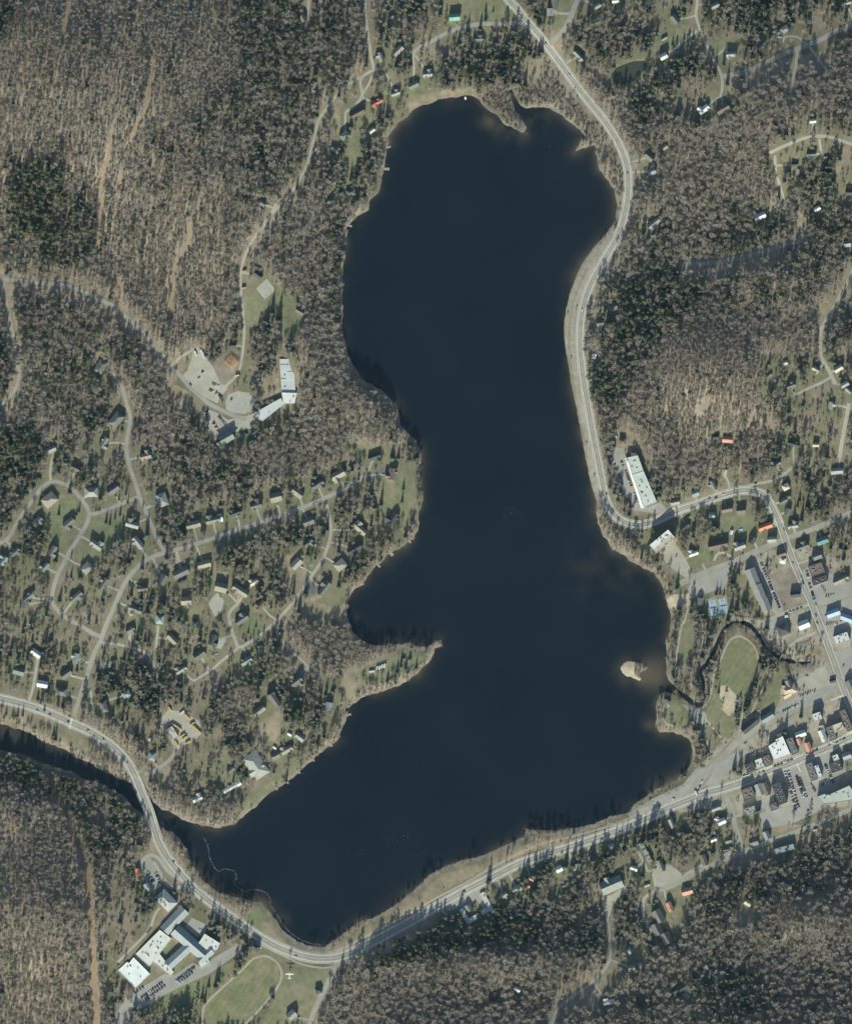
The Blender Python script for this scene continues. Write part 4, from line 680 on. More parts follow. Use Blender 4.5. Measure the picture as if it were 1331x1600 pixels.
for (h, ar) in rec:
    x, y, L_, W_, a, c, ty = h
    same = sorted([q[0] for q, r_ in rec if r_ == ar and q[5] == c]); k = same.index(x)
    small = L_ < 9
    word = 'shed' if small else ('hipped house' if ty == 'h' else 'house with side wing' if ty == 'L' else 'gabled house')
    if len(same) == 1: lab = f"{word}, the only {RN[c]} roof {AREAS[ar][0]}"; sh_ = f"{RN[c]} roof {AREAS[ar][0]}"
    elif k == 0: lab = f"{word}, leftmost {RN[c]} roof {AREAS[ar][0]}"; sh_ = f"leftmost {RN[c]} roof {AREAS[ar][0]}"
    elif k == len(same) - 1: lab = f"{word}, rightmost {RN[c]} roof {AREAS[ar][0]}"; sh_ = f"rightmost {RN[c]} roof {AREAS[ar][0]}"
    else: lab = f"{word}, {ORD[k]} {RN[c]} roof from left {AREAS[ar][0]}"; sh_ = f"{ORD[k]} {RN[c]} roof {AREAS[ar][0]}"
    SHORT.append((x, y, sh_))
    z = ground_at(x, y, 3)
    root = link('shed' if small else 'house', None, None, (X(x), Y(y), z), R(a))
    tag(root, ('small ' if small else '') + lab, 'shed' if small else 'house', 'sheds' if small else 'houses')
    j = rng.uniform(.86, 1.12); col = tuple(min(v*j*rng.uniform(.97, 1.03), .8) for v in RC[c]); wc = rng.choice(WALLC)
    hh = 2.5 if small else rng.uniform(4.6, 6.8); rise = W_/2 * rng.uniform(.5, .72)
    if ty == 'h': wo, ro = hip(root, L_, W_, hh, rise*.95, col, wc)
    elif ty == 'g': wo, ro = gable(root, L_, W_, hh, rise, col, wc)
    else:
        wo, ro = gable(root, L_, W_*.72, hh, rise*.75, col, wc)
        sg = -1 if rng.random() < .6 else 1; wl = W_*.75; px_ = rng.choice([-1, 1]) * L_ * .24
        gable(root, wl, L_*.42, hh - .25, rise*.68, tuple(v*.96 for v in col), wc, 'wing_', ox=px_, oy=sg*W_*.30, rot=90)
        if rng.random() < .45: gable(root, W_*.45, L_*.24, hh + .1, rise*.5, col, wc, 'dormer_', z0=hh - .8, ox=-px_, oy=-sg*W_*.2, rot=90)
    if not small:
        openings(root, L_, W_ if ty != 'L' else W_*.72, a)
        if rng.random() < .6: link('chimney', CH, ro, (rng.uniform(-.3, .3)*L_, rng.choice([-1, 1])*W_*.12, hh + rise*.75))

UNIT = shared('rooftop_unit', lambda: (lambda b: (b.box(-.9,.9,-.7,.7,0,1.1), b.box(-.6,.6,-.45,.45,1.1,1.3), mesh('rooftop_unit', b.v, b.f, M['metal']))[2])(MB()))
def block(root, pts, h, col, wcol, units=4, z0=-3.0, par=.5, pre='', seed=1):
    """flat-roofed block from a plan outline in local metres: walls, roof deck, parapet, rooftop units"""
    n = len(pts); a = sum(pts[i][0]*pts[(i+1)%n][1]-pts[(i+1)%n][0]*pts[i][1] for i in range(n))
    if a < 0: pts = pts[::-1]
    w = MB(); w.prism(pts, z0, h - .02); wo = w.build(pre + 'wall', M['wall'], root); wo.color = (*wcol, 1)
    cx = sum(p[0] for p in pts)/n; cy = sum(p[1] for p in pts)/n
    def inset(d):
        out = []
        for i in range(n):
            p0, p1, p2 = Vector(pts[i-1]), Vector(pts[i]), Vector(pts[(i+1)%n]); e1 = (p1-p0).normalized(); e2 = (p2-p1).normalized()
            n1_ = Vector((-e1.y, e1.x)); n2_ = Vector((-e2.y, e2.x)); b = (n1_ + n2_); b = b / max(b.length_squared, .2) * 2; out.append((p1.x + b.x*d*1.0, p1.y + b.y*d*1.0))
        return out
    q = inset(.4); r = MB(); r.prism(q, h - .3, h + .05); ro = r.build(pre + 'roof', M['membrane'], root); ro.color = (*col, 1)
    p = MB(); p.add([(x,y,h) for x,y in pts] + [(x,y,h) for x,y in q] + [(x,y,h+par) for x,y in pts] + [(x,y,h+par) for x,y in q],
        [f for i in range(n) for f in ((i,(i+1)%n,2*n+(i+1)%n,2*n+i), (n+(i+1)%n,n+i,3*n+i,3*n+(i+1)%n), (2*n+i,2*n+(i+1)%n,3*n+(i+1)%n,3*n+i))])
    po = p.build(pre + 'parapet', M['wall'], root); po.color = (*[min(1, v*1.05+.03) for v in col], 1)
    rr = random.Random(seed); k = 0; t = 0
    while k < units and t < 60:
        t += 1; i = rr.randrange(n); u, v = rr.random()*.6+.1, rr.random()*.6+.1
        b1, b2 = pts[(i+1)%n], pts[i-1]; px = pts[i][0]*(1-u-v*.0) + b1[0]*u; py = pts[i][1]*(1-u) + b1[1]*u
        px = px*(1-v) + cx*v*1.0; py = py*(1-v) + cy*v
        if v < .25: continue
        link('rooftop_unit', UNIT, ro, (px, py, h + .04), rr.random()*3); k += 1
def rect(L_, W_, rot=0, ox=0, oy=0):
    ca, sa = math.cos(R(rot)), math.sin(R(rot)); return [(ox + x*ca - y*sa, oy + x*sa + y*ca) for x, y in ((-L_/2,-W_/2),(L_/2,-W_/2),(L_/2,W_/2),(-L_/2,W_/2))]
for i, f in enumerate(FL):
    t = f[0].split(); x, y, L_, W_, a, hh = map(float, t[:6]); c = t[6]; hh *= 1.35
    root = link('cabin' if f[2] == 'cabin' else 'warehouse' if f[2] == 'warehouse' else 'shop_building', None, None, (X(x), Y(y), ground_at(x, y)), R(a)); tag(root, f[1], f[2], 'flat-roofed buildings')
    block(root, rect(L_, W_), hh, RC[c], rng.choice(WALLC), max(2, int(L_*W_/38)), seed=i)
def poly_root(name, label, cat, cx, cy): return tag(link(name, None, None, (X(cx), Y(cy), ground_at(cx, cy, 8)), 0), label, cat)
def loc(pts, cx, cy): return [(x - cx, cy - y) for x, y in pts]
# school with long metal roofs
r = poly_root('school', 'white metal-roofed school bent at right angles in the upper left clearing', 'school', 430, 615)
block(r, loc(P("437 561 458.5 561 462 613 440 613"), 430, 615), 7, (.46,.51,.51), (.5,.5,.46), 3, par=.25, pre='hall_', seed=2)
for k_ in range(3):
    b = MB(); b.box(0, 9, -.35, .35, 0, .5); o_ = b.build('ridge_vent', M['metal'], r, (438 - 430 + (k_ % 2) * 12, 615 - 570 - k_*11, 7.04))
block(r, loc(P("440 613.4 464 614 460.5 631 443 631"), 430, 615), 9, (.60,.63,.60), (.6,.6,.55), 2, par=.4, pre='gym_', seed=3)
block(r, loc(P("439 622 444 631.5 410 658.5 393 648"), 430, 615), 6, (.47,.52,.51), (.5,.5,.46), 2, par=.25, pre='classroom_', seed=4)
# plaza at the bend
r = poly_root('plaza_building', 'long slanting shopping plaza with pale green flat roof at the highway bend', 'shopping plaza', 1002, 752)
block(r, loc(P("979 715 996 711.5 1005 736 987 742"), 1002, 752), 9, (.45,.51,.47), (.6,.6,.55), 4, pre='upper_', seed=5)
block(r, loc(P("987.2 742.4 1005.2 736.4 1026 785 1006 793.5"), 1002, 752), 7.4, (.48,.54,.50), (.6,.6,.55), 9, pre='lower_', seed=6)
b = MB(); b.prism(loc(P("976 716 978.6 715.4 1005.4 793.8 1001 795"), 1002, 752), 3.2, 3.5); b.build('canopy', M['trim'], r)
# apartment block on the shore
r = link('apartment_building', None, None, (X(1034), Y(846), ground_at(1034, 846)), R(40)); tag(r, 'tall apartment block with white and tan flat roof beside the lake', 'apartment building')
block(r, rect(38, 10, 0, 0, 3.2), 17, (.62,.65,.60), (.55,.5,.42), 10, pre='upper_', seed=7); block(r, rect(39, 7, 0, 0, -5.4), 13, (.40,.36,.29), (.55,.5,.42), 3, pre='terrace_', seed=8)
b = MB()
for k_ in range(6): b.box(-17.5 + k_*6, -15 + k_*6, -9.6, -8.95, 2.6, 2.9)
b.build('balcony', M['trim'], r)
# terrace, long grey gable
r = link('terrace', None, None, (X(1184.5), Y(922.5), ground_at(1184, 922)), R(-69)); tag(r, 'long grey terrace building slanting beside the tennis courts', 'terrace')
for k_, (ox, L_, W_) in enumerate(((-23, 26, 16), (2, 22.6, 15), (24, 21, 14.6))):
    gable(r, L_, W_, 8.5 + (k_ == 1)*.5, 3.4, (.225,.245,.23), (.5,.5,.45), ['upper_', 'middle_', 'lower_'][k_], ox=ox, oy=(k_-1)*1.2, ov=.3)
# big building at the lower arm
r = link('clubhouse', None, None, (X(400), Y(1196), ground_at(400, 1196, 8)), R(-56)); tag(r, 'big grey-roofed clubhouse above the lower left shore', 'clubhouse'); hip(r, 40, 25, 5.5, 5.5, (.30,.33,.30), (.45,.4,.33)); openings(r, 38, 25, -56)
gable(r, 26, 12, 5.4, 3.4, (.33,.35,.32), (.45,.4,.33), 'wing_', ox=6, oy=-3, rot=90, ov=.4)
r = link('portable_classroom', None, None, (X(363), Y(1230), ground_at(363, 1230, 6)), R(28)); tag(r, 'long narrow white building above the lower left shore meadow', 'building'); gable(r, 30, 6.5, 3.2, 1.4, (.5,.55,.56), (.6,.6,.58)); openings(r, 30, 6.5, 28)
# big store downtown
r = poly_root('store', 'big bright white flat-roofed store in the downtown block', 'store', 1217, 1170)
block(r, loc(P("1199.5 1166 1211 1159 1211 1156 1222 1150.5 1234.5 1179 1208.5 1188.5"), 1217, 1170), 11, (.63,.68,.66), (.6,.6,.58), 10, seed=9)
r = poly_root('supermarket', 'large pale green flat-roofed supermarket at the car park\'s lower right', 'supermarket', 1308, 1244)
block(r, loc(P("1276 1245 1288 1240.5 1290 1244 1326 1227.5 1342 1249 1286 1257"), 1308, 1244), 11, (.40,.45,.40), (.5,.5,.45), 8, seed=10)
# visitor centre
r = link('visitor_centre', None, None, (X(1232), Y(1078), ground_at(1232, 1078, 5)), R(22)); tag(r, 'tan many-hipped visitor centre beside the creekside car park', 'visitor centre')
hip(r, 22, 14, 4.5, 5, (.44,.37,.27), (.45,.38,.3)); gable(r, 17, 9, 4.2, 4, (.20,.21,.20), (.45,.38,.3), 'wing_', ox=3, oy=6, rot=88); gable(r, 13, 8, 4.1, 3, (.46,.39,.29), (.45,.38,.3), 'porch_', ox=-8, oy=3, rot=60)
gable(r, 12, 8, 4.0, 3, (.44,.37,.27), (.45,.38,.3), 'side_', ox=-6, oy=-6, rot=8)
r = link('church_hall', None, None, (X(955), Y(1383), ground_at(955, 1383, 8)), R(23)); tag(r, 'big grey-green roofed hall with gravel yard below the lakeshore highway', 'hall')
gable(r, 34, 20, 6, 6, (.24,.265,.245), (.4,.4,.36)); gable(r, 16, 9, 6.2, 4.2, (.25,.275,.25), (.4,.4,.36), 'wing_', ox=-3, oy=6, rot=90, ov=.3); openings(r, 34, 20, 23)
# motel strips
for (lab, x, y, L_, a, fx, fy) in (("pale strip motel wing, right one of two by the lakeshore highway", 760, 1409, 32, -62, 12, -5.5), ("grey strip motel wing, left one of two by the lakeshore highway", 727, 1432, 27, -60, 10, 5)):
    r = link('motel', None, None, (X(x), Y(y), ground_at(x, y, 4)), R(a)); tag(r, lab, 'motel', 'motel wings')
    block(r, rect(L_, 7), 3.6, (.46,.48,.44), (.55,.53,.48), 3, pre='room_', par=.2, seed=int(x)); block(r, rect(8, 12, 0, L_/2 - 4.1, (fy > 0) * 9.6 - (fy < 0) * 9.6), 4, (.40,.42,.39), (.55,.53,.48), 1, par=.2, pre='office_', seed=int(x)+1)
# hospital
cx, cy = 270, 1470
r = poly_root('hospital', 'hospital complex of white flat roofs and pale blue gabled wings at lower left', 'hospital', cx, cy)
def at2(x, y): return dict(ox=x - cx, oy=cy - y)
block(r, loc(P("185 1516 199 1503 202 1505 209 1496 235 1522 212 1544.5"), cx, cy), 8, (.66,.72,.71), (.6,.6,.58), 7, pre='hall_', seed=11)
block(r, loc(P("212 1491 250 1453 268.5 1467 233.5 1510.5"), cx, cy), 6.5, (.57,.60,.55), (.6,.6,.56), 14, pre='ward_', seed=12)
block(r, loc(P("245 1493 249 1489.5 272 1519 267 1526 236 1500"), cx, cy), 5, (.54,.57,.52), (.6,.6,.56), 5, pre='link_', seed=13)
block(r, loc(P("309 1476 320 1459 344 1474 340 1484 322 1492"), cx, cy), 7.5, (.55,.58,.54), (.6,.6,.56), 5, pre='north_', seed=14)
block(r, loc(P("310 1502 324 1494 328 1504 314 1514"), cx, cy), 4, (.55,.58,.55), (.6,.6,.56), 1, pre='entry_', seed=15)
BLU = (.27,.315,.325)
gable(r, 46, 17, 6.2, 4.6, BLU, (.5,.48,.44), 'upper_wing_', **at2(273, 1438), rot=46)
gable(r, 62, 19, 6.8, 5.6, BLU, (.5,.48,.44), 'main_wing_', **at2(297, 1473), rot=-41)
gable(r, 44, 15, 6.0, 4.2, BLU, (.5,.48,.44), 'lower_wing_', **at2(279, 1494), rot=43)
gable(r, 26, 13, 6.4, 4.2, (.28,.33,.34), (.5,.48,.44), 'end_wing_', **at2(321, 1493), rot=43)
r = link('clinic', None, None, (X(260), Y(1407), ground_at(260, 1407, 6)), R(-46)); tag(r, 'pale hipped-roof clinic between the hospital and the highway', 'clinic'); hip(r, 30, 20, 6, 5, (.33,.37,.365), (.55,.55,.5)); openings(r, 30, 20, -46)
# bus depot, building shells
r = link('bus_depot', None, None, (X(270), Y(1145.5), ground_at(270, 1145)), R(-58)); tag(r, 'white and tan depot building in the yellow bus yard', 'depot'); block(r, rect(19, 10), 5, (.47,.45,.38), (.55,.5,.42), 3, seed=17)
def frame_site(name, label, x, y, L_, W_, a, mat, bays, hh=3.0, lum=True):
    root = link(name, None, None, (X(x), Y(y), ground_at(x, y)), R(a)); tag(root, label, 'building site')
    b = MB(); b.box(-L_/2, L_/2, -W_/2, W_/2, -2, .25); b.build('floor_slab', M['concrete'], root)
    for i in range(bays + 1):
        b = MB(); xx = -L_/2 + .3 + (L_ - .6) * i / bays
        for k in range(7): yy = -W_/2 + .3 + (W_-.6)*k/6; b.box(xx-.12, xx+.12, yy-.12, yy+.12, .25, hh)
        b.box(xx-.22, xx+.22, -W_/2, W_/2, hh, hh+.35); b.build('stud_wall', mat, root)
    for s_ in (-1, 0, 1):
        b = MB(); b.box(-L_/2, L_/2, s_*(W_/2-.3)-.25, s_*(W_/2-.3)+.25, hh+.36, hh+.7); b.build('beam', mat, root)
frame_site('unfinished_house', 'orange timber frame of a house being built beside the school lane', 362, 566, 17, 15, -40, M['lumber'], 6)
frame_site('construction_shell', 'roofless building shell in the shaded woods left of the river', 160, 1274, 27, 12, -32, M['concrete'], 8)
frame_site('foundation', 'pale roofless foundation in the scrub left of main street', 1257, 1009, 18, 8, 15, M['concrete'], 5, 1.2)
# ------------------------------------------------------------------ trees
def bare(seed, H=16.0, R_=4.5, twigs=330):
    r = random.Random(seed); wood = MB(); tw = MB(); top = Vector((r.uniform(-.6,.6), r.uniform(-.6,.6), H*.62))
    wood.tube((0,0,-.6), top, .30, .14, 5); cz, rz = H*.66, H*.34
    tips = []
    for k in range(9):
        t = .45 + .55*k/8; p = top * t; az = k*2.4 + r.uniform(-.4,.4); el = r.uniform(.25, 1.1) + k*.05
        q = Vector((math.cos(az)*math.cos(el)*R_*r.uniform(.75,1.0), math.sin(az)*math.cos(el)*R_*r.uniform(.75,1.0), cz + math.sin(el)*rz*r.uniform(.4,.95) - rz*.1))
        wood.tube(p, q, .12, .04, 3); tips.append((p, q))
        for j in range(3):
            s = p.lerp(q, r.uniform(.35,.8)); e = s + Vector((r.uniform(-1.6,1.6), r.uniform(-1.6,1.6), r.uniform(.5,2.4))); tw.tube(s, e, .06, .02, 3); tips.append((s, e))
    for k in range(twigs):
        p, q = r.choice(tips); s = p.lerp(q, r.uniform(.3, 1.0)) + Vector((r.gauss(0,.35), r.gauss(0,.35), r.gauss(0,.3)))
        out = Vector((s.x, s.y, (s.z - cz)*.6 + .8)); out = out.normalized() if out.length > .1 else Vector((0,0,1))
        d = (out + Vector((r.gauss(0,.6), r.gauss(0,.6), r.gauss(0,.4)))).normalized(); ln = r.uniform(.9, 2.3); w = r.uniform(.08, .17)
        sd_ = d.cross(Vector((r.gauss(0,1), r.gauss(0,1), r.gauss(0,1)))).normalized() * w
        tw.add([s - sd_, s + sd_, s + d*ln], [(0,1,2)])
    return wood, tw
def spruce(seed, H=16.0, R_=3.5):
    r = random.Random(seed); wood = MB(); fo = MB(); wood.tube((0,0,-.6), (0,0,H*.95), .26, .04, 5); n = 13
    for k in range(n):
        t = k/(n-1); z = 1.3 + (H-1.6)*t; rad = R_*(1-t)**.85*r.uniform(.85,1.1) + .25; nb = 11 if t < .6 else 7
        for j in range(nb):
            az = 2*math.pi*(j + r.uniform(-.3,.3))/nb + k*.5; rr = rad*r.uniform(.72,1.15); w = rr*.30 + .12; dz = -rr*.30*r.uniform(.6,1.4)
            c, s = math.cos(az), math.sin(az)
            fo.add([(0,0,z+.35),(c*rr*.6 - s*w, s*rr*.6 + c*w, z+dz*.5),(c*rr, s*rr, z+dz),(c*rr*.6 + s*w, s*rr*.6 - c*w, z+dz*.5)], [(0,1,2,3)])
    fo.tube((0,0,H-1.2), (0,0,H+.3), .28, .02, 5); return wood, fo
def pine(seed, H=17.0, R_=4.0):
    r = random.Random(seed); wood = MB(); fo = MB(); wood.tube((0,0,-.6), (r.uniform(-.4,.4), r.uniform(-.4,.4), H*.96), .30, .05, 5)
    for k in range(24):
        t = (k+.5)/24; z = H*(.28 + .72*t); rad = R_*(1-t**1.6)*r.uniform(.45,1.0) + .15; az = k*2.4 + r.uniform(-.5,.5); c = Vector((math.cos(az)*rad, math.sin(az)*rad, z))
        wood.tube((0,0,z-.6), c, .07, .03, 3); cr = r.uniform(.95,1.6)
        for j in range(17):
            d = Vector((r.gauss(0,1), r.gauss(0,1), r.gauss(0,.55))).normalized(); p = c + Vector((d.x, d.y, d.z*.55))*cr*r.uniform(.3,1.0)
            u = Vector((r.gauss(0,1), r.gauss(0,1), r.gauss(0,.5))).normalized(); v = d.cross(u); v = v.normalized() if v.length > .05 else Vector((1,0,0)); s = r.uniform(.34,.75)
            fo.add([p - u*s - v*s*.45, p + u*s*.2 - v*s*.6, p + u*s + v*s*.4, p - u*s*.2 + v*s*.6], [(0,1,2,3)])
    return wood, fo
def kinds(fn, n, matf, seed0, **kw):
    out = []
    for i in range(n):
        w, f = fn(seed0 + i, **kw); mf = matf[i % len(matf)]
        tr = mesh('trunk', w.v, w.f, M['bark']); cr = mesh('crown', f.v, f.f, mf); j = MB(); j.add(w.v, w.f, 0); j.add(f.v, f.f, 1)
        out.append((tr, cr, mesh('tree', j.v, j.f, [M['bark'], mf], j.m)))
    return out
K_BARE = kinds(bare, 6, [M['twig'], M['twig_warm']], 100) ; K_SPR = kinds(spruce, 4, [M['spruce']], 200); K_PINE = kinds(pine, 4, [M['pine'], M['pine'], M['pine'], M['spruce']], 300)
K_THIN = kinds(bare, 5, [M['twig_warm'], M['twig']], 150, H=15.0, R_=3.1, twigs=115)
thin = np.zeros(GX.shape, bool)
for s in THIN: thin |= inside(P(s))
K_SHR = kinds(bare, 3, [M['shrub'], M['twig_warm']], 400, H=4.0, R_=1.7, twigs=110)
def scatter(name, label, pts, ks, cat):
    """one mass of woodland nobody could count: points that each carry a tree"""
    n = len(pts); me = bpy.data.meshes.new(name); me.vertices.add(n)
    co = np.array([(p[0], p[1], p[2]) for p in pts], np.float32); me.vertices.foreach_set('co', co.ravel())
    a = me.attributes.new('turn', 'FLOAT_VECTOR', 'POINT'); t = np.array([(p[5], p[6], p[3]) for p in pts], np.float32); a.data.foreach_set('vector', t.ravel())
    a = me.attributes.new('size', 'FLOAT_VECTOR', 'POINT'); t = np.array([(p[4]*p[8], p[4]*p[8], p[4]) for p in pts], np.float32); a.data.foreach_set('vector', t.ravel())
    a = me.attributes.new('which', 'INT', 'POINT'); a.data.foreach_set('value', np.array([p[7] for p in pts], np.int32))
    o = link(name, me); g = bpy.data.node_groups.new(name, 'GeometryNodeTree')
    g.interface.new_socket('Geometry', in_out='INPUT', socket_type='NodeSocketGeometry'); g.interface.new_socket('Geometry', in_out='OUTPUT', socket_type='NodeSocketGeometry')
    N, L = g.nodes, g.links; gi = N.new('NodeGroupInput'); go = N.new('NodeGroupOutput'); jn = N.new('GeometryNodeJoinGeometry'); ip = N.new('GeometryNodeInstanceOnPoints')
    for k in ks:
        so = bpy.data.objects.new(name + '_tree', k[2]); oi = N.new('GeometryNodeObjectInfo'); oi.inputs['Object'].default_value = so; oi.inputs['As Instance'].default_value = True; L.new(oi.outputs['Geometry'], jn.inputs[0])
    def na(nm, ty):
        q = N.new('GeometryNodeInputNamedAttribute'); q.data_type = ty; q.inputs[0].default_value = nm; return q.outputs[0]
    L.new(gi.outputs[0], ip.inputs['Points']); L.new(jn.outputs[0], ip.inputs['Instance']); ip.inputs['Pick Instance'].default_value = True
    L.new(na('which', 'INT'), ip.inputs['Instance Index']); e2r = N.new('FunctionNodeEulerToRotation'); L.new(na('turn', 'FLOAT_VECTOR'), e2r.inputs[0]); L.new(e2r.outputs[0], ip.inputs['Rotation']); L.new(na('size', 'FLOAT_VECTOR'), ip.inputs['Scale'])
    L.new(ip.outputs[0], go.inputs[0]); md = o.modifiers.new('scatter', 'NODES'); md.node_group = g
    tag(o, label, None, None, 'stuff'); return o
con = np.full(GX.shape, .035); con = np.where(resid, .28, con)
for p, s in CONIFER: con = np.where(inside(P(s)), p, con)
cb = con.copy()                                     # soften the edges of the conifer stands
for _ in range(3): cb = (cb + np.roll(cb, 2, 0) + np.roll(cb, -2, 0) + np.roll(cb, 2, 1) + np.roll(cb, -2, 1)) / 5
nA, nB = vnoise(35, 31), vnoise(14, 32)
trees = []; shrubs = []; SP = 5.3
ys = np.arange(-MG + 4, H_PX + MG - 4, SP); xs = np.arange(-MG + 4, W_PX + MG - 4, SP)
for yy in ys:
    for xx in xs:
        x = xx + RNG.uniform(-2.4, 2.4); y = yy + RNG.uniform(-2.4, 2.4)
        s = Gat(sd, x, y)
        if s < 2.0: continue
        if Gat(psd, x, y) < 2: continue
        rd = Gat(road_d, x, y); op = Gat(opn, x, y); re = Gat(resid, x, y); hd = Gat(house_d, x, y)
        if Gat(lot_in, x, y) or Gat(big_in, x, y) or hd < 4.0 or rd < (4.0 if re else 3.4): continue
        if Gat(house_d, x, y - 9) < 3 and RNG.random() < .75: continue
        if min(Gat(road_d, x, y - 7), Gat(road_d, x, y - 12), Gat(road_d, x, y - 17), Gat(road_d, x, y - 24) if not re else 9) < 0 and RNG.random() < (.72 if re else .78): continue
        if (Gat(big_in, x, y - 10) or Gat(lot_in, x, y - 10)) and RNG.random() < .8: continue
        if Gat(path_d, x, y) < 1.6: continue
        if op:
            if op in (6, 7):
                for _ in range(3): shrubs.append((x + RNG.uniform(-2.6, 2.6), y + RNG.uniform(-2.6, 2.6), RNG.uniform(.25, .75)))
            elif op in (2, 9, 5) and RNG.random() < .03: shrubs.append((x, y, RNG.uniform(.4, .8)))
            continue
        a_, b_ = Gat(nA, x, y), Gat(nB, x, y)
        p = Gat(cb, x, y)
        if re:
            dens = np.clip(.48 + .85*a_ + .35*b_, .06, .96) * (.35 if hd < 8 else 1.0) * (.2 if Gat(urban, x, y) else 1.0)
            dens = max(dens, .6 * (p > .4) * (hd > 6))
        else: dens = np.clip(.93 + .12*a_, .6, .97)
        if rd < 4 and not re: dens *= .6
        if RNG.random() > dens:
            if RNG.random() < .35: shrubs.append((x, y, RNG.uniform(.35, 1.0)))
            continue
        if s < 7 and RNG.random() < .55: shrubs.append((x, y, RNG.uniform(.6, 1.3))); continue
        cf = np.clip(p * (1 + .9*b_) + .10*b_*(p > .1), 0, .96)
        if RNG.random() < cf: trees.append((x, y, 'S' if RNG.random() < (.55 if re else .04 if p > .7 else .35) else 'P', RNG.uniform(.65, 1.3), re))
        else:
            h = RNG.uniform(.72, 1.15) * (.92 if x < 380 and y < 430 else 1.0) * (.9 if re else 1.0)
            trees.append((x, y, 'T' if (Gat(thin, x, y) and RNG.random() < .93) or (not re and RNG.random() < .35) else 'B', h, re))
            if trees[-1][2] == 'T':
                trees[-1] = (x, y, 'T', h * .85, re); trees.append((x + RNG.uniform(-3, 3), y + RNG.uniform(-3, 3), 'T', RNG.uniform(.45, .8), re))
for pts, w in CREEK:                                # bare trees and brush lining the creek
    for cx_, cy_ in curve(pts, 3.2):
        for _ in range(2):
            a_ = RNG.uniform(0, 6.28); d_ = RNG.uniform(6, 13); x, y = cx_ + math.cos(a_)*d_, cy_ + math.sin(a_)*d_
            if Gat(sd, x, y) < 1.2 or Gat(lot_in, x, y) or Gat(house_d, x, y) < 4 or Gat(road_d, x, y) < 3 or Gat(big_in, x, y): continue
            if RNG.random() < .38 and Gat(path_d, x, y) > 2: trees.append((x, y, 'B', RNG.uniform(.5, .85), 0))
            else: shrubs.append((x, y, RNG.uniform(.5, 1.2)))
for i, t in enumerate(CONES.split(';')):
    x, y, h = map(float, t.split()); trees.append((x, y + 0.0, 'S', h / 16.0 * .95, 2))
# the largest ones in open ground stand as individuals
def area_of(x, y): return AREAS[min(range(len(AREAS)), key=lambda i: (AREAS[i][1]-x)**2 + (AREAS[i][2]-y)**2)][0]
def side(dx, dy):
    if abs(dx) > abs(dy): return 'right of' if dx > 0 else 'left of'
    return 'below' if dy > 0 else 'above'
ind = set()
for kd, n in (('B', 290), ('S', 290), ('P', 150)):
    c = [i for i, t in enumerate(trees) if t[2] == kd and t[4] and 4 < t[0] < W_PX-4 and 4 < t[1] < H_PX-4]; c.sort(key=lambda i: -(trees[i][3] + (1 if trees[i][4] == 2 else 0))); ind |= set(c[:n])
KD = {'T': (K_THIN, 'bare_tree', 'thin bare tree', 'tree'), 'B': (K_BARE, 'bare_tree', 'bare tree', 'tree'), 'S': (K_SPR, 'spruce_tree', 'pointed spruce', 'spruce tree'), 'P': (K_PINE, 'pine_tree', 'broad pine', 'pine tree')}
TL = {}
mass = {'B': [], 'S': [], 'P': [], 'T': []}
for i, (x, y, kd, s, re) in enumerate(trees):
    ks, nm, word, cat = KD[kd]; w = int(RNG.integers(len(ks))); tz = RNG.uniform(0, 6.28); z = Hz(x, y)
    wd = RNG.uniform(.85, 1.2)
    if i in ind:
        tr, cr, _ = ks[w]; r = link(nm, None, None, (X(x), Y(y), z), tz); r.scale = (s*wd, s*wd, s); link('trunk', tr, r); link('crown', cr, r)
        hx, hy, sh_ = min(SHORT, key=lambda q: (q[0]-x)**2 + (q[1]-y)**2); dist = math.hypot(hx-x, hy-y)
        lab = f"{word} {side(x-hx, y-hy)} {sh_}" if dist < 32 else f"{'tall' if s > 1.0 else 'small'} {word} standing open {area_of(x, y)}"
        TL.setdefault(lab, []).append((x, r))
        tag(r, lab, cat, f"{word}s " + (f"beside the {sh_}" if dist < 32 else area_of(x, y)))
    else: mass[kd].append((X(x), Y(y), z, tz, s, RNG.normal(0, .05), RNG.normal(0, .05), w, wd))
for lab, q in TL.items():                       # say which one where several share a place
    if len(q) > 1:
        q.sort(key=lambda t: t[0])
        for k, (x, r) in enumerate(q): r['label'] = ('leftmost ' if k == 0 else 'rightmost ' if k == len(q)-1 else (ORD[k] if k < 20 else 'another') + ' from left, ') + lab
scatter('deciduous_woodland', 'leafless grey-brown woodland covering the hills', mass['B'], K_BARE, 'woodland')
scatter('thin_woodland', 'thin young leafless trees over tan leaf litter on the hills', mass['T'], K_THIN, 'woodland')
scatter('spruce_woodland', 'dark pointed conifers mixed through the woods', mass['S'], K_SPR, 'woodland')
scatter('pine_woodland', 'rounded green pines in stands among the bare woods', mass['P'], K_PINE, 'woodland')
scatter('shrub_undergrowth', 'low leafless shrubs along shores, yards and road edges', [(X(x), Y(y), Hz(x, y), RNG.uniform(0, 6.28), s, 0, 0, int(RNG.integers(3)), 1.1) for x, y, s in shrubs], K_SHR, 'shrubs')
print('trees', {k: len(v) for k, v in mass.items()}, 'individuals', len(ind), 'shrubs', len(shrubs))
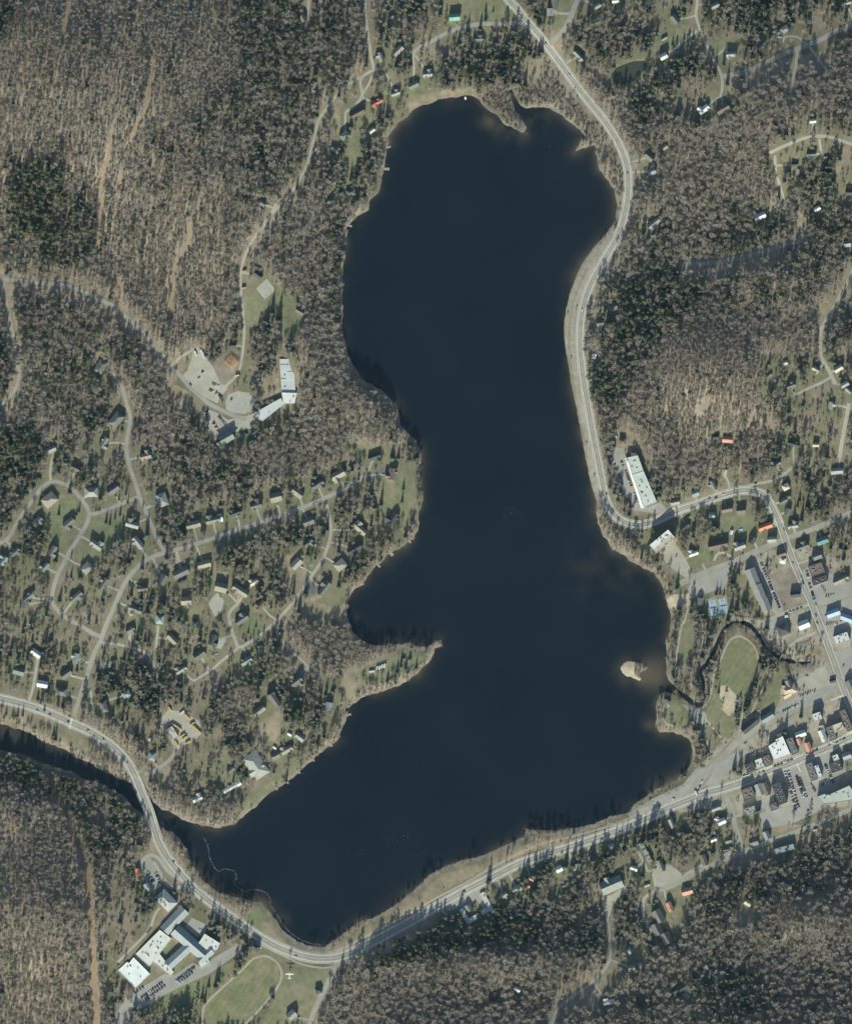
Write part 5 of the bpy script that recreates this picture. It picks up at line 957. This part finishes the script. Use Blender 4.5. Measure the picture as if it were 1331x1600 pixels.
# ------------------------------------------------------------------ vehicles and small things
def car_mesh(kind):
    b = MB(); L_, W_ = (4.6, 1.85); a = L_/2; w = W_/2
    b.taper((-a, a, -w, w), (-a+.08, a-.12, -w+.06, w-.06), .35, .85, 0)
    if kind == 'pickup':
        b.taper((-.5, 1.2, -w+.1, w-.1), (-.2, .6, -w+.28, w-.28), .85, 1.55, 1); b.box(-.22, .62, -w+.26, w-.26, 1.551, 1.6, 0)
        b.box(-a+.15, -.6, -w+.18, w-.18, .852, .86, 2)
    elif kind == 'suv':
        b.taper((-a+.2, 1.1, -w+.08, w-.08), (-a+.5, .5, -w+.25, w-.25), .85, 1.6, 1); b.box(-a+.48, .52, -w+.23, w-.23, 1.601, 1.66, 0)
    else:
        b.taper((-1.7, 1.2, -w+.1, w-.1), (-1.0, .45, -w+.3, w-.3), .85, 1.38, 1); b.box(-1.02, .47, -w+.28, w-.28, 1.381, 1.43, 0)
    for x in (-a+.85, a-.9):
        for s in (-1, 1): b.tube((x, s*(w-.2), .33), (x, s*(w+.02), .33), .33, .33, 8, 2, True)
    return mesh('car', b.v, b.f, [M['paint'], M['glass'], M['tyre']], b.m)
CM = [car_mesh(k) for k in ('sedan', 'suv', 'pickup')]; CN = ['car', 'car', 'pickup']
CC = [((.70,.72,.72), 'white'), ((.66,.67,.66), 'white'), ((.36,.38,.39), 'silver'), ((.16,.17,.18), 'grey'), ((.03,.032,.036), 'black'), ((.04,.045,.05), 'black'), ((.05,.07,.13), 'dark blue'), ((.38,.05,.04), 'red'), ((.30,.31,.30), 'silver')]
rc = random.Random(9)
def put_car(x, y, hd, lab, group, zmin=None):
    k = rc.choice([0, 0, 1, 1, 2]); col, cn = rc.choice(CC); z = Hz(x, y); z = max(z, zmin) if zmin else z
    o = link('parked_car' if group != 'cars on the roads' else 'moving_car', CM[k], None, (X(x), Y(y), z + .14), R(hd + rc.choice([0, 180]) + rc.uniform(-3, 3))); o.color = (*col, 1)
    tag(o, f"{cn} {CN[k]}{lab}", 'car' if k < 2 else 'pickup', group)
for l in CARS.split('\n'):
    d, where, _ = l.split('|'); x0, y0, x1, y1, n, hd = map(float, d.split()); n = int(n); horiz = abs(x1-x0) >= abs(y1-y0)
    for i in range(n):
        t = i/(n-1) if n > 1 else 0; k = i if (horiz and x1 > x0) or (not horiz and y1 > y0) else n-1-i
        put_car(x0+(x1-x0)*t, y0+(y1-y0)*t, hd, f", {ORD[k]} from {'left' if horiz else 'top'} in the {where}", f"cars in the {where}")
for t in SINGLE_CARS.replace('\n', ';').split(';'):
    d, where = t.split('|'); x, y, hd = map(float, d.split()); onr = ' on ' in ' ' + where and 'drive' not in where and 'lawn' not in where
    put_car(x, y, hd, ' ' + where, 'cars on the roads' if onr else 'single parked cars', 2.0 if onr else None)
rc2 = random.Random(31)                                # cars standing beside the houses
for (hx, hy, sh_), h in zip(SHORT, HL):
    if h[2] >= 12 and rc2.random() < .42:
        q = allroad[int(np.hypot(allroad[:,0]-hx, allroad[:,1]-hy).argmin())]; d = math.hypot(q[0]-hx, q[1]-hy)
        if d < h[3]*.5 + 8 or d > 60: continue
        t = (h[3]*.5 + 5.5) / d; x, y = hx + (q[0]-hx)*t + rc2.uniform(-1, 1), hy + (q[1]-hy)*t
        if Gat(house_d, x, y) > 1.8: put_car(x, y, math.degrees(math.atan2(hy-q[1], q[0]-hx)), f" beside {sh_}", 'cars standing at the houses')
# yellow buses
b = MB(); b.taper((-4.6,3.6,-1.2,1.2), (-4.5,3.5,-1.1,1.1), .5, 2.9, 0); b.box(-4.3,3.3,-1.0,1.0,2.9,3.0,0); b.taper((3.6,5.0,-1.0,1.0), (3.6,4.8,-.9,.9), .5, 1.6, 0); b.box(-4.2,3.2,-1.215,1.215,1.6,2.3,1); b.box(-2.0,-1.3,-.4,.4,3.0,3.1,2); b.box(1.0,1.7,-.4,.4,3.0,3.1,2)
for x in (-3.0, 3.4):
    for s in (-1, 1): b.tube((x, s*.9, .5), (x, s*1.22, .5), .5, .5, 8, 2, True)
bus_me = mesh('school_bus', b.v, b.f, [vary('bus_yellow', (.58,.42,.13), .45, .05, .5, 2), M['glass'], M['tyre']], b.m)
bl = BUSES.split(';'); order = sorted(range(len(bl)), key=lambda i: float(bl[i].split()[0]))
for i, t in enumerate(bl):
    x, y, hd = map(float, t.split()); tag(link('school_bus', bus_me, None, (X(x), Y(y), Hz(x, y) + .12), R(hd)), f"yellow school bus, {ORD[order.index(i)]} from the left in the bus yard", 'bus', 'yellow buses in the yard')
TR = shared('trailer', lambda: None)
for t in TRAILERS.split(';'):
    d, lab = t.split('|'); x, y, L_, W_, a = map(float, d.split()[:5]); c = d.split()[5]
    cat = 'boat' if 'boat' in lab else 'truck' if 'truck' in lab else 'van' if 'van' in lab else 'camper' if 'camper' in lab else 'trailer'
    r = tag(link(cat, None, None, (X(x), Y(y), Hz(x, y) + .1), R(a)), lab, cat, 'campers on the point' if cat == 'camper' else None)
    b = MB(); b.taper((-L_/2, L_/2, -W_/2, W_/2), (-L_/2+.1, L_/2-.15, -W_/2+.12, W_/2-.12), .6, 2.5 if cat != 'boat' else 1.6); b.taper((-L_/2+.1, L_/2-.15, -W_/2+.12, W_/2-.12), (-L_/2+.4, L_/2-.6, -W_/2+.4, W_/2-.4), 2.5 if cat != 'boat' else 1.6, 2.75 if cat != 'boat' else 2.0)
    o = b.build('body', M['paint'], r); o.color = (*RC[c], 1)
    b = MB(); b.tube((L_/2-.1, 0, .5), (L_/2+1.0, 0, .45), .08, .08, 5, 0, True); b.build('tow_bar', M['dark'], r)
    for s in (-1, 1): b = MB(); b.tube((-L_*.1, s*(W_/2-.3), .38), (-L_*.1, s*(W_/2+.0), .38), .38, .38, 8, 0, True); b.build('wheel', M['tyre'], r)
# docks
dk = [tuple(map(float, t.split())) for t in DOCKS.split(';')]; dl = ["by the upper left shore cottages, upper one","by the upper left shore cottages, lower one","on the upper left shore above the wooded bay","by the rocky corner of the upper left shore","at the top of the shore below the point","below the point, nearest the tan house","at the mouth of the round bay","on the right shore by the highway bend","below the apartment lawn, left one","below the apartment lawn, right one","at the corner of the lower left shore","on the lower left shore, highest of the row","on the lower left shore, second of the row","on the lower left shore, third of the row","on the lower left shore, fourth of the row","on the lower left shore, lowest of the row","on the left river beside the highway bend","under the trees at the lakeshore point"]
for (x, y, L_, W_, a), lb in zip(dk, dl):
    r = tag(link('dock', None, None, (X(x), Y(y), 0), R(a)), 'weathered wooden dock ' + lb, 'dock', 'wooden docks along the shore'); n = max(3, int(L_ / .9))
    pm = shared(f'plank{W_}', lambda: box_mesh('plank', .8, W_, .08, M['wood']))
    for i in range(n): link('plank', pm, r, (-L_/2 + .45 + i*.9, 0, .55))
    for sx in (-1, 1):
        for sy in (-1, 1): b = MB(); b.tube((sx*(L_/2-.3), sy*(W_/2-.3), -1.5), (sx*(L_/2-.3), sy*(W_/2-.3), .9), .12, .12, 6, 0, True); b.build('post', M['wood'], r)
r = tag(link('swim_raft', None, None, (X(727), Y(153.5), 0), R(5)), 'white swimming raft floating at the top of the lake', 'raft'); pm = shared('raftplank', lambda: box_mesh('plank', .55, 4.4, .1, M['trim']))
for i in range(5): link('plank', pm, r, (-1.2 + i*.6, 0, .35))
b = MB(); b.tube((-1, -2, .12), (-1, 2, .12), .25, .25, 8, 0, True); b.build('float', M['dark'], r); b = MB(); b.tube((1, -2, .12), (1, 2, .12), .25, .25, 8, 0, True); b.build('float', M['dark'], r)
# tennis courts
z = max(Hz(x, y) for x, y in P("1104 936 1135 930 1140 962 1108 968 1121 948")) + .15
r = tag(link('tennis_court', None, None, (X(1121.5), Y(948.5), z), R(11)), 'fenced green tennis court pad with two blue courts near the lake', 'tennis court')
b = MB(); b.box(-16,16,-16.5,16.5,-2,0); b.build('pad', vary('court_green', (.20,.285,.20), .85, .08, .2, 1), r)
cb_ = vary('court_blue', (.20,.29,.46), .85, .08, .2, 1)
for cx_ in (-8, 8):
    b = MB(); b.box(cx_-4.6,cx_+4.6,-11.4,11.4,.002,.02); k = b.build('court', cb_, r)
    b = MB()
    for q in ((-4.6,4.6,-11.4,-11.0),(-4.6,4.6,11.0,11.4),(-4.6,-4.2,-11,11),(4.2,4.6,-11,11),(-3.2,3.2,-6,-5.65),(-3.2,3.2,5.65,6),(-.18,.18,-5.65,5.65),(-3.4,-3.1,-11,11),(3.1,3.4,-11,11)): b.box(cx_+q[0],cx_+q[1],q[2],q[3],.022,.026)
    b.build('court_line', M['line'], k); b = MB(); b.box(cx_-5,cx_+5,-.04,.04,.03,.95); b.build('net', M['dark'], k)
for i in range(9):
    for s in (-1, 1): b = MB(); b.tube((-16 + i*4, s*16.3, 0), (-16 + i*4, s*16.3, 3.2), .07, .07, 5, 0, True); b.build('fence_post', M['metal'], r)
for s in (-1, 1):
    for zz in (1.6, 3.15): b = MB(); b.box(-16,16,s*16.3-.05,s*16.3+.05,zz,zz+.08); b.build('fence_rail', M['metal'], r); b = MB(); b.box(s*15.8-.05,s*15.8+.05,-16.2,16.2,zz,zz+.08); b.build('fence_rail', M['metal'], r)
# memorial aircraft on a pylon
r = tag(link('memorial_aircraft', None, None, (X(452.5), Y(1523), Hz(452.5, 1523)), 0), 'white memorial aircraft on a pylon beside the oval field', 'aircraft'); wp = plain('aircraft_white', (.78,.78,.74), .35, .5)
b = MB(); pr = [(-6.2,.12),(-5,.42),(-2,.75),(1,.85),(3.6,.72),(5.2,.35),(5.9,.05)]
for (y0,r0),(y1,r1) in zip(pr, pr[1:]): b.tube((0,y0,7.5),(0,y1,7.5),r0,r1,10)
b.build('fuselage', wp, r, smooth=True)
b = MB(); b.add([(-6.6,.2,7.5),(-6.6,1.3,7.5),(0,2.3,7.3),(6.6,1.3,7.5),(6.6,.2,7.5),(0,-.4,7.3),(-6.6,.2,7.65),(-6.6,1.3,7.65),(0,2.3,7.6),(6.6,1.3,7.65),(6.6,.2,7.65),(0,-.4,7.6)], [(0,1,2,5),(5,2,3,4),(6,11,8,7),(11,10,9,8),(0,6,7,1),(1,7,8,2),(2,8,9,3),(3,9,10,4),(4,10,11,5),(5,11,6,0)]); b.build('wing', wp, r)
b = MB(); b.taper((-2.8,2.8,-6.2,-5.1),(-2.7,2.7,-6.1,-5.2),7.55,7.7); b.build('tailplane', wp, r); b = MB(); b.add([(-.08,-6.3,7.6),(.08,-6.3,7.6),(.08,-4.6,7.6),(-.08,-4.6,7.6),(-.05,-6.4,9.4),(.05,-6.4,9.4),(.05,-5.6,9.4),(-.05,-5.6,9.4)],[(0,3,2,1),(4,5,6,7),(0,1,5,4),(1,2,6,5),(2,3,7,6),(3,0,4,7)]); b.build('tail_fin', wp, r)
b = MB(); b.taper((-.35,.35,1.2,2.6),(-.22,.22,1.9,2.5),8.05,8.6); b.build('canopy', M['glass'], r); b = MB(); b.tube((0,.8,-.5),(0,.8,7.0),.5,.35,8,0,True); b.build('pylon', M['concrete'], r)
# plaza monument, playground, bridges
r = tag(link('monument', None, None, (X(1093.6), Y(1121.5), Hz(1093.6, 1121.5) + .1), 0), 'stone monument in the round park plaza by the creek', 'monument'); b = MB(); b.tube((0,0,-.5),(0,0,.5),3.2,3.0,16,0,True); b.build('plinth', M['concrete'], r); b = MB(); b.taper((-.9,.9,-.9,.9),(-.4,.4,-.4,.4),.5,5.0); b.build('column', M['dark'], r)
def climbing(lab, x, y):
    r = tag(link('climbing_frame', None, None, (X(x), Y(y), Hz(x, y)), R(30)), lab, 'climbing frame', 'playground equipment')
    for sx in (-1,1):
        for sy in (-1,1): b = MB(); b.tube((sx*1.5,sy*1.5,-.3),(sx*1.5,sy*1.5,3.0),.1,.1,6,0,True); b.build('post', M['dark'], r)
    b = MB(); b.box(-1.6,1.6,-1.6,1.6,1.3,1.45); b.build('deck', M['wood'], r); b = MB(); b.taper((-1.8,1.8,-1.8,1.8),(-.1,.1,-.1,.1),3.0,4.2); o = b.build('roof', M['roof'], r); o.color = (.22,.24,.25,1)
    b = MB(); b.add([(1.6,-.5,1.4),(1.6,.5,1.4),(4.4,.5,.2),(4.4,-.5,.2),(1.6,-.5,1.5),(1.6,.5,1.5),(4.4,.5,.3),(4.4,-.5,.3)],[(0,3,2,1),(4,5,6,7),(0,1,5,4),(1,2,6,5),(2,3,7,6),(3,0,4,7)]); b.build('slide', M['metal'], r)
climbing('climbing frame with slide in the left part of the sandy playground', 1134, 1081); climbing('climbing frame with slide in the right part of the sandy playground', 1151, 1094)
for i, (x, y) in enumerate(((1104,1133),(1111,1136),(1115,1144),(1123,1148),(1127,1157),(1133,1162))):
    r = tag(link('park_planter', None, None, (X(x), Y(y), Hz(x, y)), R(-48)), f"square planter, {ORD[i]} from the monument along the diagonal park path", 'planter', 'planters along the park path'); b = MB(); b.taper((-1.3,1.3,-.9,.9),(-1.4,1.4,-1.0,1.0),-.3,.8); b.build('box', M['concrete'], r); link('shrub', K_SHR[i % 3][1], r, (0,0,.3)).scale = (.5,.5,.4)
def footbridge(lab, p, q, w):
    L_ = math.hypot(q[0]-p[0], q[1]-p[1]); a = math.atan2(-(q[1]-p[1]), q[0]-p[0]); r = tag(link('footbridge', None, None, (X((p[0]+q[0])/2), Y((p[1]+q[1])/2), 0), a), lab, 'footbridge', 'creek footbridges'); n = int(L_/1.0); pm = box_mesh('plank', .9, w, .1, M['concrete'])
    for i in range(n): link('plank', pm, r, (-L_/2 + .5 + i*L_/n, 0, 2.3))
    for s in (-1,1): b = MB(); b.box(-L_/2,L_/2,s*w/2-.1,s*w/2+.1,1.7,3.4); b.build('railing', M['wood'], r); b = MB(); b.box(s*L_*.4-.4,s*L_*.4+.4,-w/2+.2,w/2-.2,-1.5,2.28); b.build('pier', M['concrete'], r)
footbridge('white footbridge over the creek below the park plaza', (1083,1086), (1084.5,1106), 2.2); footbridge('slanting footbridge over the creek left of main street', (1217,1031), (1225,1017), 1.8)
# road bridge over the river mouth
c = curve(P("212 1215 220 1235 232 1265 240 1290 246 1308"), 4)
br = tag(link('road_bridge', None, None, (0,0,0)), 'highway bridge with concrete barriers over the river mouth', 'bridge')
for s in (-1, 1):
    v, f = [], []
    for k, (x, y) in enumerate(c):
        a = c[max(k-1,0)]; b2 = c[min(k+1,len(c)-1)]; tx, ty = b2[0]-a[0], b2[1]-a[1]; ln = math.hypot(tx, ty); nx_, ny_ = -ty/ln*s, tx/ln*s; zz = max(Hz(x, y), 1.9) + .1
        for o, z_ in ((8.1,-1.5),(8.1,1.1),(8.5,1.1),(8.5,-1.5)): v.append((X(x + nx_*o), Y(y + ny_*o), zz + z_))
        if k: f += [((k-1)*4+j, (k-1)*4+(j+1)%4, k*4+(j+1)%4, k*4+j) for j in range(4)]
    me = mesh('barrier', v, f, M['concrete']); fixn(me); link('barrier', me, br)
v, f = [], []
for k, (x, y) in enumerate(c):
    a = c[max(k-1,0)]; b2 = c[min(k+1,len(c)-1)]; tx, ty = b2[0]-a[0], b2[1]-a[1]; ln = math.hypot(tx, ty); nx_, ny_ = -ty/ln, tx/ln; zz = max(Hz(x, y), 1.9)
    for o, z_ in ((-8,-.9),(-8,.02),(8,.02),(8,-.9)): v.append((X(x + nx_*o), Y(y + ny_*o), zz + z_))
    if k: f += [((k-1)*4+j, (k-1)*4+(j+1)%4, k*4+(j+1)%4, k*4+j) for j in range(4)]
me = mesh('deck', v, f, M['concrete']); fixn(me); link('deck', me, br)
for x, y in ((222,1240),(230,1258)): b = MB(); b.box(-7,7,-.8,.8,-4,1.1); b.build('pier', M['concrete'], br, (X(x), Y(y), 0), R(20))
# utility poles along the highways
PM = (lambda b: (b.tube((0,0,-.5),(0,0,9.5),.17,.11,6,0,True), b.box(-1.2,1.2,-.06,.06,8.7,8.9), mesh('utility_pole', b.v, b.f, M['wood']))[2])(MB())
pl = P("868 105 900 148 936 194 962 236 973 300 930 418 896 520 903 610 922 702 1100 793 40 1112 100 1137 160 1170 520 1506 600 1470 660 1437 720 1405 780 1374 1246 908 1284 1002 1180 1148 1240 1114")
for i, (x, y) in enumerate(pl): tag(link('utility_pole', PM, None, (X(x), Y(y), Hz(x, y)), R(i*40)), f"wooden utility pole, {ORD[i if i < 10 else i-10 if i < 13 else i-13 if i < 18 else i-18]} {'from top along the right-hand highway' if i < 10 else 'from left along the left highway' if i < 13 else 'from left along the lakeshore highway' if i < 18 else 'of the town street poles'}", 'utility pole', 'utility poles along the roads')
# tarps, pools, orange shrubs
for lab, x, y, L_, W_, c, a in (("blue tarpaulin in the wooded subdivision yard, left one",295,979,4,5,(.10,.25,.55),0),("blue tarpaulin in the wooded subdivision yard, right one",339,1021,5,3,(.10,.25,.55),30),("blue tarpaulin in the woods on the right hillside",1102,689,4,5,(.12,.25,.55),60),("blue tarpaulin on the white car by the downtown gardens",1157,827,6,4,(.25,.35,.6),20),("blue tarpaulin in the lower right clearing",1183,1396,5,5,(.08,.18,.55),20),("blue tarpaulin below the paired drive, upper right",1124,198,3,2,(.12,.25,.6),0)):
    b = MB(); b.taper((-L_/2,L_/2,-W_/2,W_/2),(-L_/3,L_/3,-W_/8,W_/8),-.2,1.3); tag(b.build('tarpaulin', vary('tarp_blue', c, .5, .1, .5, 2), None, (X(x), Y(y), Hz(x, y)), R(a)), lab, 'tarpaulin', 'blue tarpaulins')
for lab, x, y, L_, W_, a in (("oval garden pool beside the tan house on the street loop",238.5,711,7,9,10),("rectangular garden pool above the shore below the point",469,1051,8,4,-50)):
    r = tag(link('swimming_pool', None, None, (X(x), Y(y), Hz(x, y)), R(a)), lab, 'pool', 'garden pools'); n = 14
    b = MB(); b.prism([(L_/2*math.cos(2*math.pi*k/n)*1.1, W_/2*math.sin(2*math.pi*k/n)*1.1) for k in range(n)], -1, .3); b.build('rim', M['concrete'], r); b = MB(); b.prism([(L_/2*math.cos(2*math.pi*k/n), W_/2*math.sin(2*math.pi*k/n)) for k in range(n)], -.5, .33); b.build('water', plain('pool_water', (.08,.22,.28), .1, .5), r)
ot = kinds(bare, 1, [M['rust_leaf']], 900, H=6, R_=2.6, twigs=420)[0]
for lab, x, y in (("rust-orange shrub left of the tan-roofed house on the straight street",273,842),("rust-orange shrub, right of a pair on the straight street",281,838),("rust-orange shrub behind the dark-roofed house on the straight street",364,793),("rust-orange tree in the right-hand woods",1225,527)):
    r = tag(link('orange_shrub', None, None, (X(x), Y(y), Hz(x, y))), lab, 'shrub', 'rust-orange shrubs'); link('trunk', ot[0], r); link('crown', ot[1], r)
# foam and weed drifting on the lake
v, f = [], []; rr = random.Random(77)
def fleck(x, y, s):
    a = rr.random()*6.28; n = 5; b0 = len(v)
    for k in range(n): t = a + 2*math.pi*k/n; q = s*rr.uniform(.5,1.1); v.append((X(x)+math.cos(t)*q*1.4, Y(y)+math.sin(t)*q, .03 + (len(f) % 17)*.0015))
    f.append(tuple(range(b0, b0+n)))
for x, y in curve(P("319 1310 326 1325 328 1340 335 1355 342 1361 352 1358 365 1361 370 1370 366 1380 375 1388 383 1393 392 1390 405 1391 417 1396 423 1407 422 1412 436 1434 445 1448 460 1462 480 1472 500 1476"), .8):
    if rr.random() < .8: fleck(x + rr.gauss(0,.5), y + rr.gauss(0,.5), rr.uniform(.3,.75))
for cx_, cy_, sx, sy, n in ((562,1332,7,5,45),(610,1310,10,3,40),(640,1305,8,3,22),(655,1332,8,2,8),(800,797,10,5,70),(800,750,12,3,14),(720,1125,12,4,26),(635,482,8,2,14),(590,505,3,4,6),(767,1086,3,3,10),(643,1223,3,3,8),(450,1235,4,10,24),(478,1210,7,5,26),(870,220,30,20,40),(1035,1030,8,10,36),(1020,1040,14,8,30),(690,1350,14,3,30),(880,200,20,14,24)):
    for _ in range(int(n*.8)): fleck(cx_ + rr.gauss(0,1)*sx, cy_ + rr.gauss(0,1)*sy, rr.choice([.12,.15,.2,.25,.3,.5]))
me = mesh('floating_debris', v, f, plain('foam', (.15,.165,.165), .9)); fixn_ok = [p.flip() for p in me.polygons if p.normal.z < 0]
tag(link('floating_debris', me), 'pale foam and weed lines drifting on the dark lake', kind='stuff')
# stones along the shores and the causeway
v, f = [], []
def stone(x, y, s):
    z = max(Hz(x, y), 0); b0 = len(v); n = 5; a = rr.random()*6
    for k in range(n): t = a + 2*math.pi*k/n; v.append((X(x)+math.cos(t)*s*rr.uniform(.7,1.2), Y(y)+math.sin(t)*s*rr.uniform(.7,1.2), z - .2))
    v.append((X(x)+rr.uniform(-.2,.2)*s, Y(y)+rr.uniform(-.2,.2)*s, z + s*.8))
    f.extend((b0+k, b0+(k+1)%n, b0+n) for k in range(n))
sh_c = curve(LAKE, 2.2)
for i, (x, y) in enumerate(sh_c):
    south = y > 1285 and 500 < x < 1060; tip = 675 < x < 695 and 995 < y < 1015
    if south or tip or rr.random() < .12:
        for _ in range(3 if south or tip else 1): stone(x + rr.gauss(0,1.2), y + rr.gauss(0,1.0), rr.uniform(.3,.75))
for _ in range(5200):
    x = rr.uniform(880, 975); y = rr.uniform(345, 790)
    if Gat(opn, x, y) == 5 and Gat(road_d, x, y) > 3.2: stone(x, y, rr.uniform(.35,.8))
tag(link('shore_stones', mesh('shore_stones', v, f, vary('stone', (.40,.39,.33), .95, .2, .3, 1.2))), 'pale stones along the causeway and shores', kind='stuff')

# thin blue air over the whole place
hb = MB(); hb.box(-1000, 1000, -1100, 1100, -9, 318)
hz = bpy.data.materials.new('thin_haze'); hz.use_nodes = True; hn = hz.node_tree.nodes; hn.remove(hn['Principled BSDF'])
pv = hn.new('ShaderNodeVolumePrincipled'); pv.inputs['Color'].default_value = (.38, .70, 1.0, 1); pv.inputs['Density'].default_value = .000075; hz.node_tree.links.new(pv.outputs[0], hn['Material Output'].inputs['Volume'])
tag(hb.build('haze', hz), 'thin bluish haze over the whole place', kind='stuff')
